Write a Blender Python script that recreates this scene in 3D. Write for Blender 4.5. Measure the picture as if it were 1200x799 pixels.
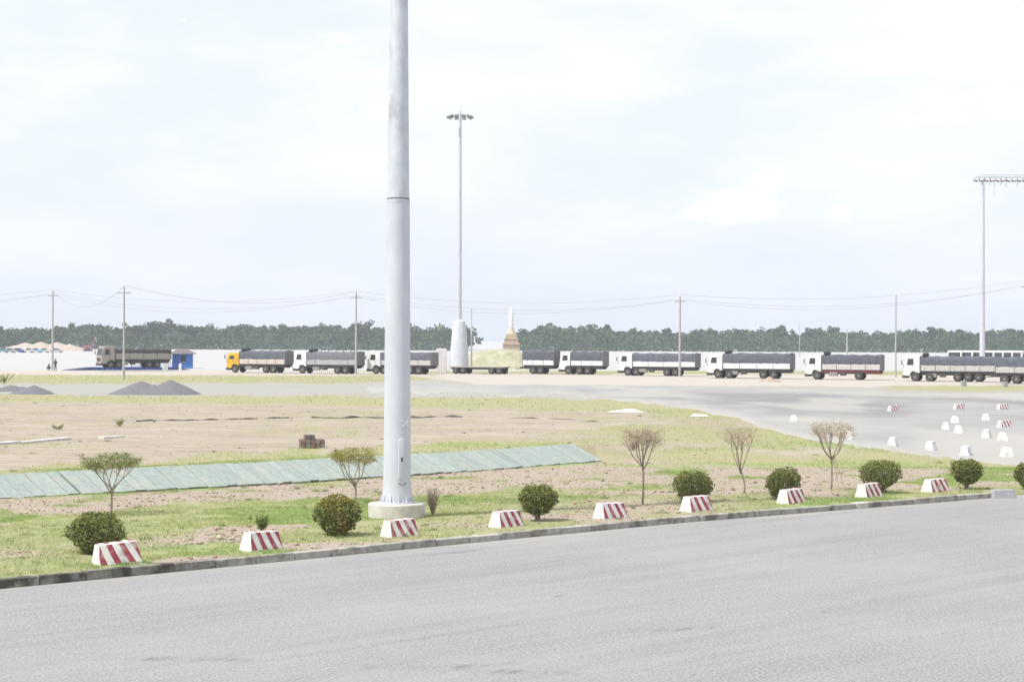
import bpy, math, random
import numpy as np
from mathutils import Vector, Matrix

random.seed(7)
RNG = np.random.default_rng(7)
scene = bpy.context.scene
for o in list(bpy.data.objects):
    bpy.data.objects.remove(o)
COL = scene.collection

# ------------------------------------------------------------------ camera
FPX, CAMH, ROLL = 2333.3, 4.5, -0.0042       # focal length in px of a 1200 px wide frame
cam_d = bpy.data.cameras.new('camera')
cam_d.sensor_fit = 'HORIZONTAL'; cam_d.sensor_width = 36.0
cam_d.lens = FPX / 1200 * 36.0
cam_d.clip_start = 0.5; cam_d.clip_end = 30000
cam = bpy.data.objects.new('camera', cam_d); COL.objects.link(cam)
cam.location = (0, 0, CAMH); cam.rotation_euler = (math.pi / 2, ROLL, 0)
scene.camera = cam

# ------------------------------------------------------------------ light
SUN_EL, SUN_AZ = math.radians(57), math.radians(240)     # azimuth clockwise from +Y
EXPOSURE = 1.0
world = bpy.data.worlds.new('World'); scene.world = world
world.use_nodes = True
wn, wl = world.node_tree.nodes, world.node_tree.links
wn.clear()
w_out = wn.new('ShaderNodeOutputWorld'); w_bg = wn.new('ShaderNodeBackground')
sky = wn.new('ShaderNodeTexSky'); sky.sky_type = 'NISHITA'; sky.sun_disc = False
sky.sun_elevation = SUN_EL; sky.sun_rotation = SUN_AZ
sky.air_density = 1.0; sky.dust_density = 2.5; sky.ozone_density = 1.5
w_bg.inputs['Strength'].default_value = 0.106
tc = wn.new('ShaderNodeTexCoord')
# thin high cloud veil plus a few cumulus puffs low in the sky, laid out by direction
mp = wn.new('ShaderNodeMapping'); mp.inputs['Scale'].default_value = (1.0, 1.0, 3.0)
wl.new(tc.outputs['Generated'], mp.inputs['Vector'])
n1 = wn.new('ShaderNodeTexNoise'); n1.inputs['Scale'].default_value = 7.0
n1.inputs['Detail'].default_value = 6; n1.inputs['Roughness'].default_value = 0.55
wl.new(mp.outputs['Vector'], n1.inputs['Vector'])
r1 = wn.new('ShaderNodeMapRange'); r1.inputs['From Min'].default_value = 0.38
r1.inputs['From Max'].default_value = 0.66; r1.clamp = True
r1.inputs['To Min'].default_value = 0.35; r1.inputs['To Max'].default_value = 1.0
wl.new(n1.outputs['Fac'], r1.inputs['Value'])
sep = wn.new('ShaderNodeSeparateXYZ'); wl.new(tc.outputs['Generated'], sep.inputs['Vector'])
re = wn.new('ShaderNodeMapRange'); re.inputs['From Min'].default_value = 0.015
re.inputs['From Max'].default_value = 0.13
re.inputs['To Min'].default_value = 0.35; re.inputs['To Max'].default_value = 1.0; re.clamp = True
wl.new(sep.outputs['Z'], re.inputs['Value'])
mul = wn.new('ShaderNodeMath'); mul.operation = 'MULTIPLY'
wl.new(r1.outputs['Result'], mul.inputs[0]); wl.new(re.outputs['Result'], mul.inputs[1])
mixs = wn.new('ShaderNodeMix'); mixs.data_type = 'RGBA'
wl.new(mul.outputs['Value'], mixs.inputs['Factor'])
hz = wn.new('ShaderNodeMix'); hz.data_type = 'RGBA'; hz.inputs['Factor'].default_value = 0.80
wl.new(sky.outputs['Color'], hz.inputs['A'])
hz.inputs['B'].default_value = (3.9, 4.25, 4.8, 1)            # milky humid air
wl.new(hz.outputs['Result'], mixs.inputs['A'])
mixs.inputs['B'].default_value = (5.05, 5.1, 5.2, 1)            # sunlit cloud
n2 = wn.new('ShaderNodeTexNoise'); n2.inputs['Scale'].default_value = 24.0
n2.inputs['Detail'].default_value = 5; n2.inputs['Roughness'].default_value = 0.5
mp2 = wn.new('ShaderNodeMapping'); mp2.inputs['Scale'].default_value = (1.0, 1.0, 2.4)
mp2.inputs['Location'].default_value = (0.34, 0.0, 0.12)
wl.new(tc.outputs['Generated'], mp2.inputs['Vector']); wl.new(mp2.outputs['Vector'], n2.inputs['Vector'])
r2 = wn.new('ShaderNodeMapRange'); r2.inputs['From Min'].default_value = 0.70
r2.inputs['From Max'].default_value = 0.82; r2.clamp = True
wl.new(n2.outputs['Fac'], r2.inputs['Value'])
mixc = wn.new('ShaderNodeMix'); mixc.data_type = 'RGBA'
wl.new(r2.outputs['Result'], mixc.inputs['Factor'])
wl.new(mixs.outputs['Result'], mixc.inputs['A']); mixc.inputs['B'].default_value = (5.6, 5.6, 5.6, 1)
# one small bank of cumulus low on the right, ragged by noise
wv = wn.new('ShaderNodeTexNoise'); wv.inputs['Scale'].default_value = 55.0; wv.inputs['Detail'].default_value = 6; wv.inputs['Roughness'].default_value = 0.6
wl.new(tc.outputs['Generated'], wv.inputs['Vector'])
acc = None
for (cx, cz, rx, rz) in ((0.116, 0.0690, 0.020, 0.0085), (0.124, 0.0790, 0.011, 0.0075), (0.107, 0.0650, 0.016, 0.0060), (0.094, 0.0640, 0.009, 0.0040), (0.161, 0.0640, 0.0075, 0.0045), (-0.06, 0.1150, 0.014, 0.006)):
    dx = wn.new('ShaderNodeVectorMath'); dx.operation = 'SUBTRACT'; dx.inputs[1].default_value = (cx, 0, cz)
    wl.new(tc.outputs['Generated'], dx.inputs[0])
    dm = wn.new('ShaderNodeVectorMath'); dm.operation = 'MULTIPLY'; dm.inputs[1].default_value = (1 / rx, 0, 1 / rz)
    wl.new(dx.outputs['Vector'], dm.inputs[0])
    dl = wn.new('ShaderNodeVectorMath'); dl.operation = 'LENGTH'; wl.new(dm.outputs['Vector'], dl.inputs[0])
    ad = wn.new('ShaderNodeMath'); ad.operation = 'MULTIPLY_ADD'; ad.inputs[1].default_value = 1.7
    wl.new(wv.outputs['Fac'], ad.inputs[0]); wl.new(dl.outputs['Value'], ad.inputs[2])
    rg_ = wn.new('ShaderNodeMapRange'); rg_.inputs['From Min'].default_value = 2.05; rg_.inputs['From Max'].default_value = 1.25; rg_.interpolation_type = 'SMOOTHSTEP'; rg_.inputs['To Max'].default_value = 0.85
    wl.new(ad.outputs['Value'], rg_.inputs['Value'])
    if acc is None: acc = rg_.outputs['Result']
    else:
        mxn = wn.new('ShaderNodeMath'); mxn.operation = 'MAXIMUM'; wl.new(acc, mxn.inputs[0]); wl.new(rg_.outputs['Result'], mxn.inputs[1]); acc = mxn.outputs['Value']
front = wn.new('ShaderNodeMath'); front.operation = 'GREATER_THAN'; front.inputs[1].default_value = 0.0     # the bank stands to the north only
wl.new(sep.outputs['Y'], front.inputs[0])
accf = wn.new('ShaderNodeMath'); accf.operation = 'MULTIPLY'; wl.new(acc, accf.inputs[0]); wl.new(front.outputs['Value'], accf.inputs[1])
mixp = wn.new('ShaderNodeMix'); mixp.data_type = 'RGBA'
wl.new(accf.outputs['Value'], mixp.inputs['Factor']); wl.new(mixc.outputs['Result'], mixp.inputs['A']); mixp.inputs['B'].default_value = (5.7, 5.65, 5.6, 1)
wl.new(mixp.outputs['Result'], w_bg.inputs['Color'])
wl.new(w_bg.outputs['Background'], w_out.inputs['Surface'])

sun_d = bpy.data.lights.new('sun', 'SUN'); sun_d.energy = 2.5; sun_d.angle = math.radians(3.0)
sun_d.color = (1.0, 0.965, 0.91)
sun = bpy.data.objects.new('sun', sun_d); COL.objects.link(sun)
sdir = Vector((math.sin(SUN_AZ) * math.cos(SUN_EL), math.cos(SUN_AZ) * math.cos(SUN_EL), math.sin(SUN_EL)))
sun.rotation_euler = sdir.to_track_quat('Z', 'Y').to_euler()
sun.location = sdir * 200

scene.view_settings.view_transform = 'Standard'; scene.view_settings.look = 'None'
scene.view_settings.gamma = 1.0; scene.view_settings.use_curve_mapping = False
scene.view_settings.exposure = EXPOSURE
scene.render.resolution_x = 1024; scene.render.resolution_y = 681
scene.render.engine = 'CYCLES'
scene.cycles.volume_bounces = 1
scene.cycles.max_bounces = 6

# ------------------------------------------------------------------ geometry of the view -> places on the ground
CR, SR = math.cos(ROLL), math.sin(ROLL)
def P(px, py, z=0.0):
    """the point at height z that the photograph shows at pixel px,py"""
    u, v = px - 600.0, py - 399.5
    dx = u * CR - v * SR; dz = -u * SR - v * CR
    t = (z - CAMH) / dz
    return Vector((dx * t, FPX * t, z))
def at_depth(px, py, d):
    u, v = px - 600.0, py - 399.5
    dx = u * CR - v * SR; dz = -u * SR - v * CR
    return Vector((dx / FPX * d, d, CAMH + dz / FPX * d))
def to_px(x, y, z):
    """inverse of P, for arrays"""
    a = x / y * FPX; b = (z - CAMH) / y * FPX
    u = a * CR - b * SR; w = a * SR + b * CR
    return 600 + u, 399.5 - w

# ------------------------------------------------------------------ numpy noise
_perm = RNG.random((256, 256)).astype(np.float64)
def vnoise(x, y):
    xi = np.floor(x).astype(int); yi = np.floor(y).astype(int)
    fx = x - xi; fy = y - yi
    fx = fx * fx * (3 - 2 * fx); fy = fy * fy * (3 - 2 * fy)
    g = lambda a, b: _perm[a & 255, b & 255]
    return (g(xi, yi) * (1 - fx) + g(xi + 1, yi) * fx) * (1 - fy) + (g(xi, yi + 1) * (1 - fx) + g(xi + 1, yi + 1) * fx) * fy
def fbm(x, y, o=4):
    s, a, t = 0, 1.0, 0
    for i in range(o):
        s = s + a * vnoise(x * 2 ** i + 17.3 * i, y * 2 ** i + 9.1 * i); t += a; a *= 0.5
    return s / t
def sstep(e0, e1, x):
    t = np.clip((x - e0) / (e1 - e0), 0, 1)
    return t * t * (3 - 2 * t)

# ------------------------------------------------------------------ materials
MATS = {}
def srgb(r, g, b):
    f = lambda c: ((c / 255) / 12.92) if c <= 10 else (((c / 255) + 0.055) / 1.055) ** 2.4
    return (f(r), f(g), f(b))
def mat(name, c1, c2=None, scale=8.0, rough=0.7, metal=0.0, bump=0.0, bscale=None, detail=4, var=0.0, attr=None,
        stretch=None, transl=0.0, c3=None, s3=0.6, f3=(0.5, 0.65), spec=0.4, rnd=False):
    """Principled surface: two colours mixed by noise, an optional wider stain colour c3, per-object value variation"""
    if name in MATS: return MATS[name]
    m = bpy.data.materials.new(name); m.use_nodes = True
    n, l = m.node_tree.nodes, m.node_tree.links
    n.clear()
    out = n.new('ShaderNodeOutputMaterial'); b = n.new('ShaderNodeBsdfPrincipled')
    b.inputs['Roughness'].default_value = rough; b.inputs['Metallic'].default_value = metal
    b.inputs['Specular IOR Level'].default_value = spec
    l.new(b.outputs['BSDF'], out.inputs['Surface'])
    t = n.new('ShaderNodeTexCoord'); vec = t.outputs['Object']
    if rnd or var:
        oi0 = n.new('ShaderNodeObjectInfo'); ml = n.new('ShaderNodeMath'); ml.operation = 'MULTIPLY'; ml.inputs[1].default_value = 90.0
        l.new(oi0.outputs['Random'], ml.inputs[0]); av = n.new('ShaderNodeVectorMath'); av.operation = 'ADD'
        l.new(vec, av.inputs[0]); l.new(ml.outputs['Value'], av.inputs[1]); vec = av.outputs['Vector']
    if stretch:
        mpn = n.new('ShaderNodeMapping'); mpn.inputs['Scale'].default_value = stretch[:3]
        if len(stretch) > 3: mpn.inputs['Rotation'].default_value = (0, 0, stretch[3])
        l.new(vec, mpn.inputs['Vector']); vec = mpn.outputs['Vector']
    nz = n.new('ShaderNodeTexNoise'); nz.inputs['Scale'].default_value = scale; nz.inputs['Detail'].default_value = detail
    l.new(vec, nz.inputs['Vector'])
    mx = n.new('ShaderNodeMix'); mx.data_type = 'RGBA'
    mx.inputs['A'].default_value = (*c1, 1); mx.inputs['B'].default_value = (*(c2 or c1), 1)
    rr = n.new('ShaderNodeMapRange'); rr.inputs['From Min'].default_value = 0.32; rr.inputs['From Max'].default_value = 0.68
    l.new(nz.outputs['Fac'], rr.inputs['Value']); l.new(rr.outputs['Result'], mx.inputs['Factor'])
    colr = mx.outputs['Result']
    if attr:
        a = n.new('ShaderNodeAttribute'); a.attribute_name = attr
        mm = n.new('ShaderNodeMix'); mm.data_type = 'RGBA'; mm.blend_type = 'MULTIPLY'; mm.inputs['Factor'].default_value = 1
        l.new(colr, mm.inputs['A']); l.new(a.outputs['Color'], mm.inputs['B']); colr = mm.outputs['Result']
    if c3:
        nz3 = n.new('ShaderNodeTexNoise'); nz3.inputs['Scale'].default_value = s3; nz3.inputs['Detail'].default_value = 6
        l.new(vec, nz3.inputs['Vector'])
        r3 = n.new('ShaderNodeMapRange'); r3.inputs['From Min'].default_value = f3[0]; r3.inputs['From Max'].default_value = f3[1]
        l.new(nz3.outputs['Fac'], r3.inputs['Value'])
        m3 = n.new('ShaderNodeMix'); m3.data_type = 'RGBA'; m3.inputs['B'].default_value = (*c3, 1)
        l.new(r3.outputs['Result'], m3.inputs['Factor']); l.new(colr, m3.inputs['A']); colr = m3.outputs['Result']
    if var:
        oi = n.new('ShaderNodeObjectInfo'); hs = n.new('ShaderNodeHueSaturation')
        vr = n.new('ShaderNodeMapRange'); vr.inputs['To Min'].default_value = 1 - var; vr.inputs['To Max'].default_value = 1 + var
        l.new(oi.outputs['Random'], vr.inputs['Value']); l.new(vr.outputs['Result'], hs.inputs['Value'])
        l.new(colr, hs.inputs['Color']); colr = hs.outputs['Color']
    l.new(colr, b.inputs['Base Color'])
    if bump:
        bn = n.new('ShaderNodeTexNoise'); bn.inputs['Scale'].default_value = bscale or scale * 2; bn.inputs['Detail'].default_value = 4
        l.new(vec, bn.inputs['Vector'])
        bp = n.new('ShaderNodeBump'); bp.inputs['Strength'].default_value = bump; bp.inputs['Distance'].default_value = 0.05
        l.new(bn.outputs['Fac'], bp.inputs['Height']); l.new(bp.outputs['Normal'], b.inputs['Normal'])
    if transl:
        tr = n.new('ShaderNodeBsdfTranslucent'); ms = n.new('ShaderNodeMixShader'); ms.inputs['Fac'].default_value = transl
        l.new(colr, tr.inputs['Color']); l.new(b.outputs['BSDF'], ms.inputs[1]); l.new(tr.outputs['BSDF'], ms.inputs[2])
        l.new(ms.outputs['Shader'], out.inputs['Surface'])
    MATS[name] = m
    return m

# ------------------------------------------------------------------ mesh builder
class MB:
    def __init__(self): self.v = []; self.f = []
    def add(self, vs, fs, M=None):
        b = len(self.v)
        if M is not None: vs = [M @ Vector(p) for p in vs]
        self.v += [tuple(p) for p in vs]; self.f += [tuple(i + b for i in q) for q in fs]
        return self
    def box(self, x0, x1, y0, y1, z0, z1, M=None, taper=None, bev=0.0):
        if bev > 0:
            return self.prism([(x0 + bev, z0), (x1 - bev, z0), (x1, z0 + bev), (x1, z1 - bev), (x1 - bev, z1), (x0 + bev, z1), (x0, z1 - bev), (x0, z0 + bev)], y0, y1, M, bev)
        vs = [(x0, y0, z0), (x1, y0, z0), (x1, y1, z0), (x0, y1, z0), (x0, y0, z1), (x1, y0, z1), (x1, y1, z1), (x0, y1, z1)]
        if taper:
            tx, ty = taper
            for i in range(4, 8):
                x, y, z = vs[i]; cx, cy = (x0 + x1) / 2, (y0 + y1) / 2
                vs[i] = (cx + (x - cx) * tx, cy + (y - cy) * ty, z)
        return self.add(vs, [(0, 3, 2, 1), (4, 5, 6, 7), (0, 1, 5, 4), (1, 2, 6, 5), (2, 3, 7, 6), (3, 0, 4, 7)], M)
    def prism(self, prof, y0, y1, M=None, bev=0.0):
        """profile in x,z (counter-clockwise seen from -y) extruded along y; bev insets both ends"""
        n = len(prof); cx = sum(p[0] for p in prof) / n; cz = sum(p[1] for p in prof) / n
        rings = [(y0, 1), (y1, 1)] if bev <= 0 else [(y0, bev), (y0 + bev, 0), (y1 - bev, 0), (y1, bev)]
        vs = []; fs = []
        for (y, k) in rings:
            for (x, z) in prof:
                if bev > 0 and k:
                    d = math.hypot(x - cx, z - cz) or 1; s = max(0, d - bev) / d
                    vs.append((cx + (x - cx) * s, y, cz + (z - cz) * s))
                else: vs.append((x, y, z))
        R = len(rings)
        for r in range(R - 1):
            for i in range(n):
                j = (i + 1) % n
                fs.append((r * n + i, (r + 1) * n + i, (r + 1) * n + j, r * n + j))
        fs.append(tuple(range(n))); fs.append(tuple(range((R - 1) * n, R * n))[::-1])
        return self.add(vs, fs, M)
    def tube(self, pts, rads, n=6, cap=True):
        pts = [Vector(p) for p in pts]
        if not hasattr(rads, '__len__'): rads = [rads] * len(pts)
        vs = []; fs = []; prev = None
        for i, p in enumerate(pts):
            d = (pts[min(i + 1, len(pts) - 1)] - pts[max(i - 1, 0)])
            d = d.normalized() if d.length > 1e-9 else Vector((0, 0, 1))
            a = prev - d * prev.dot(d) if prev is not None else d.orthogonal()
            a = a.normalized() if a.length > 1e-6 else d.orthogonal().normalized()
            prev = a; b = d.cross(a)
            for k in range(n):
                t = 2 * math.pi * k / n
                vs.append(p + (a * math.cos(t) + b * math.sin(t)) * rads[i])
        for i in range(len(pts) - 1):
            for k in range(n):
                j = (k + 1) % n
                fs.append((i * n + k, i * n + j, (i + 1) * n + j, (i + 1) * n + k))
        if cap:
            fs.append(tuple(range(n))[::-1]); fs.append(tuple(range((len(pts) - 1) * n, len(pts) * n)))
        return self.add(vs, fs)
    def lathe(self, prof, n=24, M=None, rot=0.0):
        """profile of (r,z) pairs about the z axis"""
        vs = []; fs = []
        for (r, z) in prof:
            for k in range(n):
                t = 2 * math.pi * (k + rot) / n; vs.append((r * math.cos(t), r * math.sin(t), z))
        for i in range(len(prof) - 1):
            for k in range(n):
                j = (k + 1) % n; fs.append((i * n + k, i * n + j, (i + 1) * n + j, (i + 1) * n + k))
        fs.append(tuple(range(n))[::-1]); fs.append(tuple(range((len(prof) - 1) * n, len(prof) * n)))
        return self.add(vs, fs, M)
    def mesh(self, name, smooth=35):
        me = bpy.data.meshes.new(name); me.from_pydata(self.v, [], self.f); me.update()
        if smooth:
            me.polygons.foreach_set('use_smooth', [True] * len(me.polygons)); me.set_sharp_from_angle(angle=math.radians(smooth))
        return me
    def build(self, name, m, parent=None, smooth=35):
        return link(name, self.mesh(name, smooth), m, parent)
def link(name, me, m, parent=None):
    o = bpy.data.objects.new(name, me); COL.objects.link(o)
    if m is not None and not me.materials: me.materials.append(m)
    if parent is not None: o.parent = parent
    return o
def thing(name, label, cat, loc=(0, 0, 0), rz=0.0, group=None):
    o = bpy.data.objects.new(name, None); COL.objects.link(o); o.empty_display_size = 0.3
    o.location = loc; o.rotation_euler = (0, 0, rz)
    return tag(o, label, cat, group)
def tag(o, label=None, cat=None, group=None, kind=None):
    if label: o['label'] = label
    if cat: o['category'] = cat
    if group: o['group'] = group
    if kind: o['kind'] = kind
    return o
def arr_mesh(name, V, F, m, attrs=None, parent=None, smooth=False):
    """mesh straight from numpy arrays; F is (n,3) or (n,4)"""
    me = bpy.data.meshes.new(name)
    V = np.asarray(V, dtype=np.float32); F = np.asarray(F, dtype=np.int32); k = F.shape[1]
    me.vertices.add(len(V)); me.vertices.foreach_set('co', V.ravel())
    me.loops.add(F.size); me.loops.foreach_set('vertex_index', F.ravel())
    me.polygons.add(len(F)); me.polygons.foreach_set('loop_start', np.arange(0, F.size, k, dtype=np.int32))
    me.polygons.foreach_set('loop_total', np.full(len(F), k, dtype=np.int32))
    me.update(calc_edges=True)
    if smooth: me.polygons.foreach_set('use_smooth', [True] * len(me.polygons))
    for an, data in (attrs or {}).items():
        data = np.asarray(data, dtype=np.float32)
        if data.ndim == 1:
            a = me.attributes.new(an, 'FLOAT', 'POINT'); a.data.foreach_set('value', data)
        else:
            a = me.attributes.new(an, 'FLOAT_COLOR', 'POINT')
            a.data.foreach_set('color', np.concatenate([data, np.ones((len(data), 1), np.float32)], 1).ravel())
    return link(name, me, m, parent)

# ------------------------------------------------------------------ lines of the place
kpx = [(-260, 715.5), (0, 690), (215, 669), (430, 648), (600, 631.5), (800, 612.5), (1000, 596.5), (1162, 583.5)]
KERB = [P(x, y) for x, y in kpx]
kd = (KERB[-1] - KERB[-2]).normalized()
KLINE = np.array([[p.x, p.y] for p in KERB] + [[KERB[-1].x + 1.5, KERB[-1].y + 1.5], [KERB[-1].x + 22, KERB[-1].y + 9], [KERB[-1].x + 60, KERB[-1].y + 16]])
KLINE = np.vstack([[KLINE[0] - (KLINE[1] - KLINE[0]) * 8], KLINE])
def kerb_dist(x, y):
    """signed distance across the kerb line: positive on the grass side"""
    ky = np.interp(x, KLINE[:, 0], KLINE[:, 1])
    return (y - ky) * 0.72
VERGE = 0.13
DB = [P(-330, 604), P(0, 585), P(300, 568), P(560, 552), P(700, 541)]         # foot of the lined dike
DK = np.array([[p.x, p.y] for p in DB])
DDIR = np.array([DK[-1] - DK[1]])[0]; DDIR = DDIR / np.linalg.norm(DDIR)
DN = np.array([-DDIR[1], DDIR[0]])                                             # up the lined face
DH, DR = 0.56, 1.3
def dike_sd(x, y):
    fy = np.interp(x, DK[:, 0], DK[:, 1])
    return (y - fy) * abs(DN[1])
def gz(x, y):
    """height of the ground"""
    x = np.asarray(x, float); y = np.asarray(y, float)
    k = kerb_dist(x, y)
    z = VERGE * sstep(0.03, 0.14, k) * (1 - sstep(3, 12, k)) - 0.10 * (1 - sstep(-0.02, 0.06, k))
    z = z + 0.05 * (fbm(x * 0.5, y * 0.5) - 0.5) * sstep(0.4, 2.5, k) * (1 - sstep(150, 220, y))
    z = z + 0.10 * (fbm(x * 0.16 + 40, y * 0.16) - 0.5) * sstep(4, 9, k) * (1 - sstep(120, 200, y))
    s = dike_sd(x, y)
    endx = 1 - sstep(DK[-1, 0] + 0.1, DK[-1, 0] + 2.6, x + 0.3 * s)
    prof = np.where(s < DR, np.clip(s / DR, 0, 1), np.where(s < DR + 1.5, 1, np.clip(1 - (s - DR - 1.5) / 3.5, 0, 1)))
    z = z + (DH * prof - 0.05 * (s > 0) * (s < DR)) * endx
    return z

# ------------------------------------------------------------------ ground sheet with its covers as masks
def ground_masks(x, y, z):
    px, py = to_px(x, y, z)
    w = (fbm(x * 0.35, y * 0.12) - 0.5) + 0.6 * (fbm(x * 1.1 + 5, y * 0.35) - 0.5)
    amp = np.interp(py, [400, 440, 470, 520, 600, 700], [0.5, 2.5, 5, 12, 22, 22])
    q = py + w * amp
    pw = px + (fbm(x * 0.3 + 70, y * 0.1) - 0.5) * 60
    B = lambda xs, ys: np.interp(px, xs, ys)
    def band(a, b, s=1.2): return sstep(a - s, a + s, q) * (1 - sstep(b - s, b + s, q))
    z0 = np.zeros_like(q)
    pale = 1 - sstep(433, 436, q)                                       # bright concrete apron beyond the queue
    sand = band(B([0, 300, 500, 1200], [434, 434, 437, 440]), B([0, 250, 480, 560, 800, 1000, 1060, 1200], [439, 440, 440, 450, 452, 453, 452, 452]), 0.7)
    grass1 = band(B([0, 540, 541], [438.5, 440, 441]), B([0, 420, 540], [449, 449, 442]), 0.7) * (1 - sstep(500, 545, pw))
    grass1 = np.maximum(grass1, band(z0 + 452, z0 + 458, 0.8) * sstep(1020, 1060, px))
    gravel = band(B([0, 540], [449, 441]) + 0, B([0, 400, 800, 900], [463, 464, 470, 480]), 0.8)
    g2top = B([0, 300, 600, 760, 830, 900], [462.5, 463, 464, 472, 480, 500])
    g2bot = B([0, 300, 600, 700, 760, 830], [471, 474, 480, 482, 486, 494])
    grass2 = band(g2top, g2bot, 1.0)
    tan = band(g2bot, B([0, 300, 500, 640, 720, 800, 860], [546, 531, 522, 508, 500, 494, 490]), 1.5) * (1 - sstep(720, 850, pw))
    streak = sstep(0.52, 0.64, fbm(x * 0.10 + 11, y * 0.028 + 3, 4)) * band(z0 + 480, z0 + 530, 3)
    tan = tan * (1 - 0.5 * streak * sstep(0.45, 0.6, fbm(x * 0.9 + 3, y * 0.3, 4)))
    near = sstep(B([0, 300, 560, 700, 760, 900, 1000, 1200], [583, 566, 551, 540, 543, 546, 548, 556]) - 2, B([0, 300, 560, 700, 760, 900, 1000, 1200], [585, 569, 554, 543, 546, 549, 552, 560]), q)
    dug = near * (1 - sstep(0, 6, q - B([0, 130, 300, 500, 640, 760, 900, 1050, 1120], [603, 600, 583, 576, 572, 580, 578, 572, 556])))
    dug = dug * sstep(0.28, 0.45, fbm(x * 0.5 + 31, y * 0.5, 4))
    bare = sstep(0.575, 0.66, fbm(x * 0.33 + 3, y * 0.33 + 8, 4)) * near
    bare = np.maximum(bare, np.exp(-((px - 225) / 75) ** 2 - ((q - 640 + (px - 225) * 0.08) / 8) ** 2) * 1.1)
    bare = np.maximum(bare, np.exp(-((px - 10) / 45) ** 2 - ((q - 655) / 9) ** 2) * 0.9)
    bare = np.maximum(bare, np.exp(-((px - 740) / 130) ** 2 - ((q - 597) / 13) ** 2) * 0.95)
    bare = np.maximum(bare, np.exp(-((px - 530) / 60) ** 2 - ((q - 618) / 7) ** 2) * 0.9)
    wedge = sstep(0.44, 0.56, fbm(x * 0.13 + 60, y * 0.05 + 2, 4)) * band(z0 + 488, z0 + 525, 4) * sstep(640, 720, px) * (1 - sstep(900, 960, px))
    el = lambda cx, cy, rx, ry: np.clip(1.5 * np.exp(-((px - cx) / rx) ** 2 - ((q - cy) / ry) ** 2), 0, 1) * sstep(0.25, 0.5, fbm(x * 0.6 + cx, y * 0.25, 4))
    wedge = np.maximum.reduce([0.6 * wedge, el(745, 494, 80, 6), el(720, 528, 38, 9), el(850, 497, 45, 5), el(640, 512, 60, 5), el(800, 522, 60, 4), el(930, 527, 70, 4)])
    soil = np.clip(np.maximum(tan, 0.9 * wedge), 0, 1)
    pink = np.clip(np.maximum(dug, bare), 0, 1)
    lush = (1 - 0.75 * band(z0 + 436, z0 + 520, 4)) * np.clip(sstep(0.42, 0.6, fbm(x * 0.22 + 90, y * 0.22, 4)) * 0.8 + 0.25 * near, 0, 1)
    return dict(pale=np.clip(pale, 0, 1), sand=np.clip(sand, 0, 1), gravel=np.clip(gravel * (1 - grass1), 0, 1), soil=soil, pink=pink, lush=lush,
                grass=np.clip(np.maximum(np.maximum(grass1, grass2), 1 - np.maximum.reduce([pale, sand, gravel, soil, pink])), 0, 1))

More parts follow.
